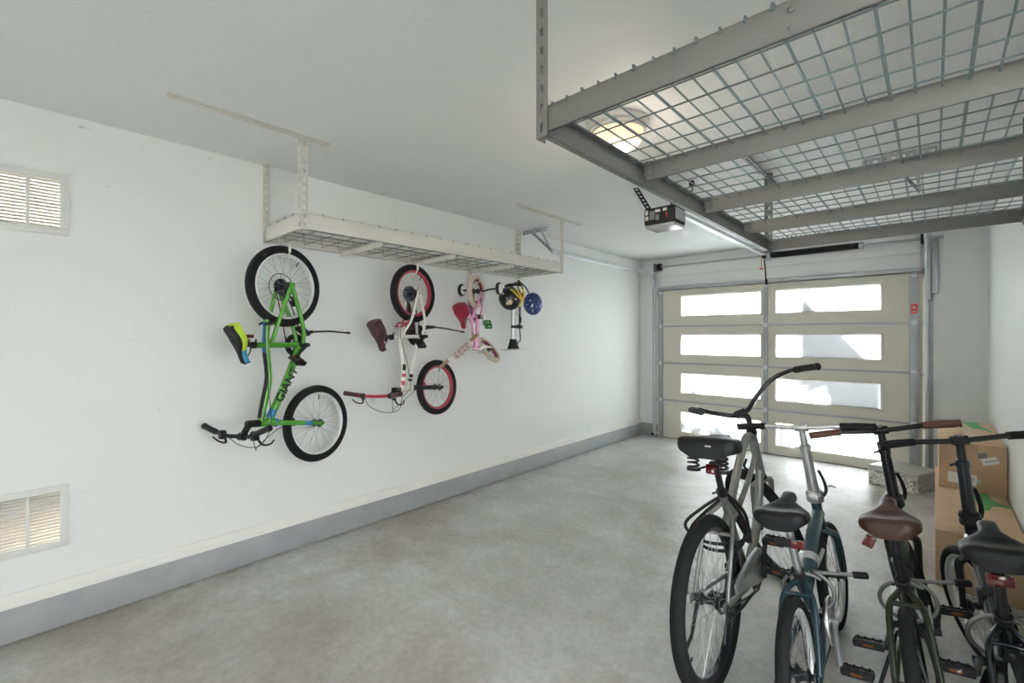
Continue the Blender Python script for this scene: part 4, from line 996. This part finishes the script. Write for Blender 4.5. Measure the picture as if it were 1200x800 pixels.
fork(cr, SS, hb - ax*.01, fh, .056, M['silverpaint'], .016, .010, 0, .045)
sad = saddle(cr, (.205, 0, .992), math.radians(5), .27, .132, M['saddleblk'], .078, .035, dip=.0, flare=.0, pw=.3, ye=.5)
b = MB()
for s in (-1, 1):
    cx_ = -.095; pts = [(cx_ + .023*math.cos(2*PI*i/9), s*.062 + .023*math.sin(2*PI*i/9), -.135 + .075*i/36) for i in range(37)]
    b.tube(pts, .005, 6); b.cyl((cx_, s*.062, -.145), (cx_, s*.062, -.132), .030, 16); b.cyl((cx_, s*.062, -.066), (cx_, s*.062, -.05), .030, 16)
b.tube(catmull([(-.095, .062, -.138), (-.03, .035, -.135), (.03, .02, -.11), (.10, .01, -.06)], 5), .005, 6); b.tube(catmull([(-.095, -.062, -.138), (-.03, -.035, -.135), (.03, -.02, -.11), (.10, -.01, -.06)], 5), .005, 6)
b.build('saddle_springs', M['black'], sad)
b = MB(); b.box((-.134, -.02, -.030), (.004, .026, .007), bev=.001); b.build('saddle_badge', M['galv'], sad)
seat_post(cr, ct, (.195, 0, .872), .0145, M['blackmetal']); collar(cr, ct + (ct-bb)*.02, ct-bb, .023, .03, M['blackmetal'])
b = MB(); b.box((.155, 0, .855), (.03, .055, .045), rot=Matrix.Rotation(.25, 3, 'Y'), bev=.008); b.box((.18, 0, .855), (.03, .02, .02)); b.build('tail_light', M['reflred'], cr)
bc = V((.79, 0, 1.037)); s1 = ht + ax*.055
b = MB(); b.tube(catmull([ht, s1, s1 + ax*.03 + V((.008, 0, .01)), bc - V((.0, 0, .012)), bc], 5), .0145, 12); b.cyl(bc + V((0, -.03, 0)), bc + V((0, .03, 0)), .021, 14, bev=.003); b.lathe([(.022, 0), (.024, .012), (.022, .03), (.0175, .034)], ht, ax, 16); b.build('stem', M['blackmetal'], cr, SS)
bar = handlebar(cr, SS, [bc, bc + V((.0, .05, .004)), bc + V((.012, .13, .05)), bc + V((-.02, .235, .112)), bc + V((-.10, .295, .13)), bc + V((-.19, .315, .13)), bc + V((-.285, .325, .126))], .0125, M['blackgloss'], .13, .0175, M['black'])
b = MB(); b.tube([bc + V((-.14, -.312, .13)), bc + V((-.165, -.314, .13))], .019, 12); b.build('grip_collar', M['black'], bar)
# crown lamp bracket / cable loop below the head
cable(cr, [hb + V((.02, .03, .11)), hb + V((.03, .055, .07)), hb + V((.02, .03, .035)), hb + V((.0, .05, .02)), hb + V((.01, .055, .06))], SS, .007, M['black'], 'reflector_bracket')
chainring(cr, bb, -.05, .082, M['blackmetal']); chain(cr, bb, -.05, .082, (0, 0, R), .034)
b = MB()
poly = [(.50 + .0, .405), (.545, .375), (.56, .325), (.545, .285), (.50, .262), (.43, .272), (.27, .312), (.13, .335), (.12, .375), (.20, .40), (.36, .425), (.45, .43)]
b.prism(poly, -.007, .007, Matrix.Translation(V((0, -.068, 0))) @ Matrix.Rotation(PI/2, 4, 'X'), bev=.004); cg = b.build('chain_guard', M['alu'], cr)
b = MB(); b.prism([(.43, .405), (.49, .385), (.50, .35), (.36, .375), (.22, .37), (.22, .39)], -.002, .0095, Matrix.Translation(V((0, -.068, 0))) @ Matrix.Rotation(PI/2, 4, 'X'), bev=.001); b.build('guard_panel', M['silverpaint'], cg)
cranks(cr, bb, math.radians(-100), .165, .135, M['blackmetal'], M['black'], qw=.078)
b = MB(); b.tube([(-.02, -.08, .325), (.03, -.085, .30)], .012, 8); b.tube(catmull([(.03, -.085, .30), (.14, -.085, .288), (.30, -.075, .27), (.42, -.065, .245)], 5), .006, 8); b.build('chainstay_brace', M['blackmetal'], cr)
b = MB(); b.box((.06, .068, .31), (.04, .02, .03), bev=.004); b.tube([(.06, .075, .31), (.03, .10, .16), (-.02, .155, .012)], [.008, .007], 8); b.tube([(-.017, .15, .02), (-.025, .16, .0)], .009, 8); b.build('kickstand', M['blackmetal'], cr)
b = MB(); b.tube([(.0, -.075, .344), (-.06, -.082, .30), (-.10, -.085, .245)], .005, 8); b.build('brake_arm', M['blackmetal'], cr)
# black coiled cable lock round the seat stays
lk2 = thing('cable_lock', 'thick black cable lock coiled round the seat stays of the silver cruiser', 'bike lock', mat4=cr.matrix_world @ Matrix.Translation(V((.25, 0, .70))))
b = MB(); loop = [(.03, .0, .012), (-.03, .09, -.05), (-.09, .15, -.12), (-.12, .06, -.165), (-.08, -.06, -.165), (-.05, -.11, -.12), (.0, -.09, -.05), (.03, -.02, .006)]
pts = []
for k in range(2):
    for i, p in enumerate(loop): pts.append((p[0]*(1-.08*k), p[1]*(1-.14*k), p[2]*(1+.12*k) - .012*k))
b.tube(catmull(pts, 6, True), .0075, 8, closed=True); b.build('lock_cable', M['black'], lk2)
b = MB(); b.cyl((-.06, -.115, -.15), (.0, -.095, -.11), .015, 14, bev=.004); b.build('lock_head', M['black'], lk2)

# ---- three folding bicycles of one model in different colours
def folding(label, mt, stem_mt, bar_mt, sad_mt, grip_mt, post_mt, tube_mt, mat4, steer, cang, rim_mt, lock_label, light):
    r = thing('folding_bicycle', label, 'bicycle', group='bikes standing on the floor', mat4=mat4)
    R = .25; bb = V((.365, 0, .283)); ct = V((.222, 0, .512)); hg = V((.794, 0, .669)); cl = V((.738, 0, 1.011)); mh = V((.466, 0, .478)); ax = (cl-hg).normalized()
    ht = hg - ax*.035; hb = hg - ax*.165; fh = V((.903, 0, R)); SS = rotmat(hg, ax, steer)
    fr = frame(r, [([bb + V((.01, 0, -.0)), ct], .019), ([ht, hb], .0225), ([(.29, 0, .425), (.38, 0, .45), mh, (.60, 0, .535), ht - ax*.055], .0285, 1.0), ([bb + V((.0, 0, .01)), (.33, 0, .40), (.34, 0, .44)], .016),
        ([bb + V((0, .03, 0)), (.2, .05, .27), (.01, .062, .25)], .0105), ([bb + V((0, -.03, 0)), (.2, -.05, .27), (.01, -.062, .25)], .0105),
        ([ct + V((.01, .012, -.03)), (.155, .05, .445), (.06, .06, .33), (.005, .062, .258)], .0105), ([ct + V((.01, -.012, -.03)), (.155, -.05, .445), (.06, -.06, .33), (.005, -.062, .258)], .0105), ([(.165, -.045, .455), (.165, .045, .455)], .009)], mt)
    b = MB()
    for s in (-1, 1): b.box((.0, s*.062, .25), (.045, .007, .04), bev=.004)
    b.build('dropout', mt, fr)
    d = (ht - mh).normalized()
    b = MB(); b.lathe([(.024, -.02), (.034, -.018), (.036, -.004), (.036, .004), (.034, .018), (.024, .02)], mh, d, 20); b.tube([mh + V((0, -.034, 0)), mh + V((.06, -.044, .03))], .008, 8); b.box(mh + V((0, .03, 0)), (.05, .018, .055), bev=.004); b.build('folding_hinge', M['alu'] if post_mt is M['alu'] else M['blackmetal'], r)
    wheel(r, (0, 0, R), R, .0225, ID, M['tread'], rim_mt, 28, .052, .02)
    wheel(r, fh, R, .0225, SS, M['tread'], rim_mt, 28, .042, .02, spin=.35)
    fork(r, SS, hb, fh, .048, mt, .0165, .011, .008, .035)
    saddle(r, (.158, 0, .812), math.radians(-4), .262, .092, sad_mt, .062, .026, dip=.012, flare=1.1)
    seat_post(r, ct - (ct-bb)*.05*0, (.160, 0, .765), .0155, post_mt); collar(r, ct + (ct-bb)*.02, ct-bb, .024, .032, M['blackmetal'])
    st0 = hg + ax*.0
    b = MB(); b.tube([hg - ax*.03, hg + ax*.03, hg + ax*.24, hg + ax*.245, cl - ax*.01], [.026, .024, .021, .0165, .0155], 14); sp = b.build('stem', stem_mt, r, SS)
    b = MB(); b.cyl(cl + V((0, -.03, 0)), cl + V((0, .03, 0)), .02, 14, bev=.003); b.cyl(cl - ax*.02, cl + ax*.022, .017, 12, bev=.003); b.build('bar_clamp', bar_mt, r, SS)
    b = MB(); b.lathe([(.018, -.014), (.025, -.012), (.025, .012), (.018, .014)], hg + ax*.245, ax, 18); b.tube([hg + ax*.245 + V((0, .02, 0)), hg + ax*.24 + V((-.005, .045, 0))], .0055, 8); b.build('stem_clamp', stem_mt, sp)
    b = MB(); b.lathe([(.024, -.03), (.036, -.026), (.038, -.006), (.030, .0), (.038, .006), (.034, .024), (.024, .03)], hg, ax, 20); b.box(hg + V((-.03, .0, .0)), (.03, .045, .03), bev=.005); b.build('stem_hinge', stem_mt if stem_mt is M['alu'] else M['blackmetal'], r, SS)
    b = MB(); b.tube(catmull([hg + V((0, -.036, .0)), hg + V((.01, -.05, .03)), hg + V((.004, -.046, .08)), hg + V((-.006, -.034, .125))], 5), [.010, .009], 8, flat=.7); b.build('hinge_lever', M['black'], r, SS)
    handlebar(r, SS, [cl, cl + V((0, .06, .0)), cl + V((-.002, .17, .006)), cl + V((-.012, .285, .004))], .0115, bar_mt, .125, .0165, grip_mt, taper=True)
    chainring(r, bb, -.052, .08, M['alu'], M['alu']); chain(r, bb, -.052, .08, (0, 0, R), .03); cassette(r, (0, -.012, R), .02, .032)
    cranks(r, bb, cang, .165, .14, M['alu'] if post_mt is M['alu'] else M['blackmetal'], M['black'], qw=.068, plen=.1, tilt=.25)
    b = MB(); b.tube([(.34, .045, .262), (.30, .07, .235)], [.014, .010], 10); b.tube([(.30, .07, .235), (.24, .13, .10), (.215, .16, .012)], [.0075, .0065], 8); b.tube([(.218, .157, .022), (.213, .162, .0)], .009, 8); b.build('kickstand', M['blackmetal'], r)
    b = MB(); b.tube(catmull([ct + V((-.03, 0, .12)), ct + V((-.05, 0, .13))], 3), .006, 8)
    if light == 'wide':
        b.box(ct + V((-.058, 0, .135)), (.022, .095, .03), bev=.006); lb = b.build('tail_light', M['black'], r); k = MB(); k.box(ct + V((-.064, -.026, .135)), (.016, .046, .031), bev=.005); k.build('red_lens', M['reflred'], lb)
    elif light == 'side':
        b.tube([ct + V((-.04, 0, .20)), ct + V((-.06, .05, .195))], .005, 8); b.build('reflector_bracket', M['black'], r); reflector(r, ct + V((-.062, .075, .165)), (.010, .034, .046), M['reflred'], rot=Matrix.Rotation(.5, 3, 'X'))
    else:
        b.build('reflector_bracket', M['black'], r); reflector(r, ct + V((-.062, 0, .15)), (.020, .066, .036), M['reflred'], 'tail_light')
    # braided cable lock looped round the seat tube
    lo = thing('cable_lock', lock_label, 'bike lock', mat4=mat4 @ Matrix.Translation(V((.33, 0, .38))))
    b = MB(); pts = []
    for i in range(23):
        a = 1.9 + 2*PI*i/21
        pts.append((.03*math.sin(a*.5+1) + .02*i/22, .088*math.cos(a), .02 + .076*math.sin(a)))
    pts += [(.04, .0, .085), (.06, -.06, .082), (.09, -.13, .078), (.11, -.165, .076)]
    b.tube(catmull(pts, 4), .0075, 10); b.build('lock_cable', M['steelcable'], lo)
    b = MB(); b.cyl((.10, -.15, .0765), (.12, -.20, .075), .0135, 16, bev=.004); b.build('lock_head', M['black'], lo)
    return r
folding('dark teal folding bike with silver stem, between the cruiser and brown-saddled bike', M['teal'], M['alu'], M['alu'], M['saddleblk'], M['black'], M['alu'], M['teal'], stand_matrix(-.317, 1.886, -.029, .141), -.054, .722, M['rimsilver'], 'silver cable lock looped on the dark teal folding bike', 'wide')
folding('dark olive folding bike with brown leather saddle and brown grips', M['olive'], M['blackgloss'], M['blackgloss'], M['saddlebrn'], M['gripbrn'], M['blackmetal'], M['olive'], stand_matrix(.001, 2.080, -.05, .152), .255, 3.247, M['blackmetal'], 'silver cable lock looped on the brown-saddled olive bike', 'side')
folding('black folding bike with black saddle, nearest the right wall and boxes', M['navy'], M['navy'], M['blackgloss'], M['saddleblk'], M['black'], M['blackmetal'], M['silverpaint'], stand_matrix(.242, 2.007, -.068, .111), .344, 2.909, M['rimsilver'], 'silver cable lock looped on the black folding bike by the wall', 'post')

# ------------------------------------------------------------------ boxes and small things on the floor
def carton(label, x0, x1, y0, y1, z0, z1, decals):
    r = thing('cardboard_box', label, 'cardboard box', ((x0+x1)/2, (y0+y1)/2, z0)); w, d, h = (x1-x0)/2, (y1-y0)/2, z1-z0
    b = MB(); b.bx(-w, w, -d, d, .0, h-.004, bev=.004); b.build('carton', M['card'], r)
    b = MB(); b.bx(-w+.001, -.002, -d+.001, d-.001, h-.005, h, bev=.001); b.bx(.002, w-.001, -d+.001, d-.001, h-.005, h, bev=.001); b.build('top_flap', M['card'], r)
    b = MB(); b.bx(-.03, .03, -d+.001, d-.001, h, h+.0008); b.bx(-.03, .03, -d-.0012, -d, h-.07, h); b.bx(-w, w, -d-.001, -d, h*.52, h*.52+.003); b.build('packing_tape', M['tape'], r)
    return r, w, d, h
c, w, d, h = carton('lower long cardboard box on the floor against the right wall', .006, .372, 3.621, 5.36, 0, .33, 0)
b = MB(); m = Matrix.Translation(V((0, 0, h+.001)))
b.prism([(.03, -.26), (.015, .0), (.045, .30), (.085, .26), (.10, .03), (.14, -.04), (.179, -.08), (.179, -.135), (.14, -.11), (.095, -.14), (.07, -.27)], 0, .0008, m); b.build('green_print', M['cardgreen'], c)
b = MB()
for i in range(9): b.box((-w+.03, -d+.12+.09*i, h+.0008), (.035, .012, .0008))
b.build('box_print', M['tape'], c)
b = MB(); b.bx(-.07, -.03, -d-.0012, -d, .20, .235); b.build('stamp', M['ink'], c)
c, w, d, h = carton('upper cardboard box with two white labels, stacked on the long box', .026, .374, 4.654, 5.85, .3325, .676, 0)
b = MB(); b.prism([(-.02, .50), (.08, .585), (.095, .35), (.13, .20), (.155, .06), (.135, .04), (.10, .17), (.05, .18), (.02, .30)], 0, .0008, Matrix.Translation(V((0, 0, h+.001)))); b.build('green_print', M['cardgreen'], c)
b = MB(); rt = Matrix.Rotation(-.38, 3, 'Y'); b.box((.09, -d-.001, .235), (.085, .0012, .05), rot=rt); lb = b.build('label', M['paper'], c)
b = MB()
for i in range(4): b.box((.075+.016*i, -d-.0022, .2345+.0055*(i-1)*1.0), (.008, .0008, .011), rot=rt)
b.build('label_print', M['ink'], lb)
b = MB(); b.box((-.05, -d-.001, .085), (.15, .0012, .075), rot=Matrix.Rotation(.03, 3, 'Y')); lb = b.build('label', M['paper'], c)
b = MB()
for i in range(3): b.box((-.025+.03*i, -d-.0022, .10-.01*i), (.02, .0008, .03))
b.build('label_print', mat('pale_ink', (.5, .5, .5), .7), lb)
b = MB(); b.bx(.03, .075, -d-.0008, -d, .245, .285); b.build('stamp', M['ink'], c)

a = math.atan2(-.148, .371)
bx = thing('mosaic_box', 'small silver mirrored mosaic storage box on the floor by the door', 'storage box', mat4=Matrix.Translation(V((-.29, 5.62, 0)) + V((.5*.39*.37*0, 0, 0))) @ Matrix.Rotation(a, 4, 'Z'))
b = MB(); b.bx(-.2, .2, .0, .385, .0, .155, bev=.004); b.build('box_body', M['crystal'], bx)
b = MB(); b.bx(-.203, .203, -.003, .388, .157, .188, bev=.005); b.bx(-.15, -.07, -.005, -.002, .150, .168); b.build('lid', mat('silver_lid', (.46, .46, .45), .4, .4), bx)
b = MB(); b.bx(-.155, -.065, -.004, .0, .128, .152, bev=.004); b.build('handle_hole_shade', M['ink'], bx)  # dark plate paints the shade inside the handle hole
b = MB(); b.tube(catmull([(0, 0, .006), (.03, .01, .012), (.06, -.004, .009)], 4), [.013, .009], 6, flat=.5); lf = b.build('dry_leaf', M['ink']); lf.location = (-.75, 5.29, .0); tag(lf, 'small dark scrap lying on the floor before the garage door', 'debris')

# ------------------------------------------------------------------ things outside that throw shade on the door panes
SD = V((.30, 1.0, .72)).normalized()          # towards the sun
def shade(name, label, polys, dist, th, mt):
    """a solid standing outside; polys are outlines (x, z) of its shadow on the door plane"""
    b = MB(); off = SD*(dist/SD.y)
    for p in polys:
        b.prism([(x+off.x, z+off.z) for x, z in p], 0, th, Matrix.Translation(V((0, YD+.1+dist+th, 0))) @ Matrix.Rotation(PI/2, 4, 'X'))
    return tag(b.build(name, mt), label, 'outside', kind='structure')
shade('wall_outside', 'neighbouring gable wall outside the garage door', [[(-1.13, 2.02), (-.38, 1.13), (-.38, .70), (-.85, .70), (-.85, .98), (-1.13, .98)]], 2.0, .15, M['stone'])
bars = []
for i in range(4):
    x0, z0 = -1.33 + .10*i*0, .70 + .085*i
    bars.append([(-1.32, z0-.02), (-.84, z0+.20), (-.84, z0+.155), (-1.32, z0-.06)])
bars.append([(-1.40, .70), (-1.35, .70), (-1.35, .62), (-1.40, .62)])
bars.append([(-1.38, .40), (-1.30, .40), (-1.30, .10), (-1.38, .10)])
shade('trim_outside', 'stair railing outside the garage door', bars, 1.6, .05, M['stone'])
b = MB(); off = SD*(1.2/SD.y)
for i in range(150):
    u = random.random(); x = -2.62 + 1.0*u; z = .05 + random.random()*.33*(1-.45*u) ; 
    if i > 140: x, z = -2.43 + random.random()*.06, .64 + random.random()*.10
    c = V((x+off.x, YD+1.3 + random.uniform(-.12, .12), z+off.z)); s = random.uniform(.02, .045)
    b.ball(c, (s*1.4, s*.4, s*.7), 6, 4, rot=Matrix.Rotation(random.uniform(0, 3), 3, 'Y'))
tag(b.build('shrub_outside', M['leaf']), 'shrub outside the garage door', 'shrub', kind='structure')

# ------------------------------------------------------------------ light, sky, camera
w = bpy.data.worlds.new('sky'); bpy.context.scene.world = w; w.use_nodes = True
bg = w.node_tree.nodes['Background']; bg.inputs['Color'].default_value = (.95, .975, 1.0, 1); bg.inputs['Strength'].default_value = 2.6
sun = bpy.data.lights.new('sun', 'SUN'); sun.energy = 800; sun.angle = math.radians(2.2); sun.color = (1, .97, .92)
so = bpy.data.objects.new('sun', sun); COL.objects.link(so); so.rotation_euler = SD.to_track_quat('Z', 'Y').to_euler()
pl = bpy.data.lights.new('dome_bulb', 'POINT'); pl.energy = 2.5; pl.color = (1, .88, .68); pl.shadow_soft_size = .07
po = bpy.data.objects.new('dome_bulb', pl); COL.objects.link(po); po.location = (-1.19, 2.14, H-.20)

cam = bpy.data.cameras.new('camera'); co = bpy.data.objects.new('camera', cam); COL.objects.link(co)
cam.sensor_width = 36; cam.lens = 534/1200*36; cam.shift_y = -6/1200; cam.clip_start = .05
co.location = (0, 0, 1.45); co.rotation_euler = (PI/2, 0, math.radians(42.8))
sc = bpy.context.scene; sc.camera = co
sc.view_settings.view_transform = 'Standard'; sc.view_settings.look = 'None'; sc.view_settings.exposure = 1.1; sc.view_settings.gamma = 1
sc.view_settings.use_curve_mapping = False
sc.cycles.use_denoising = True; sc.cycles.max_bounces = 12; sc.cycles.diffuse_bounces = 8; sc.cycles.sample_clamp_indirect = 8
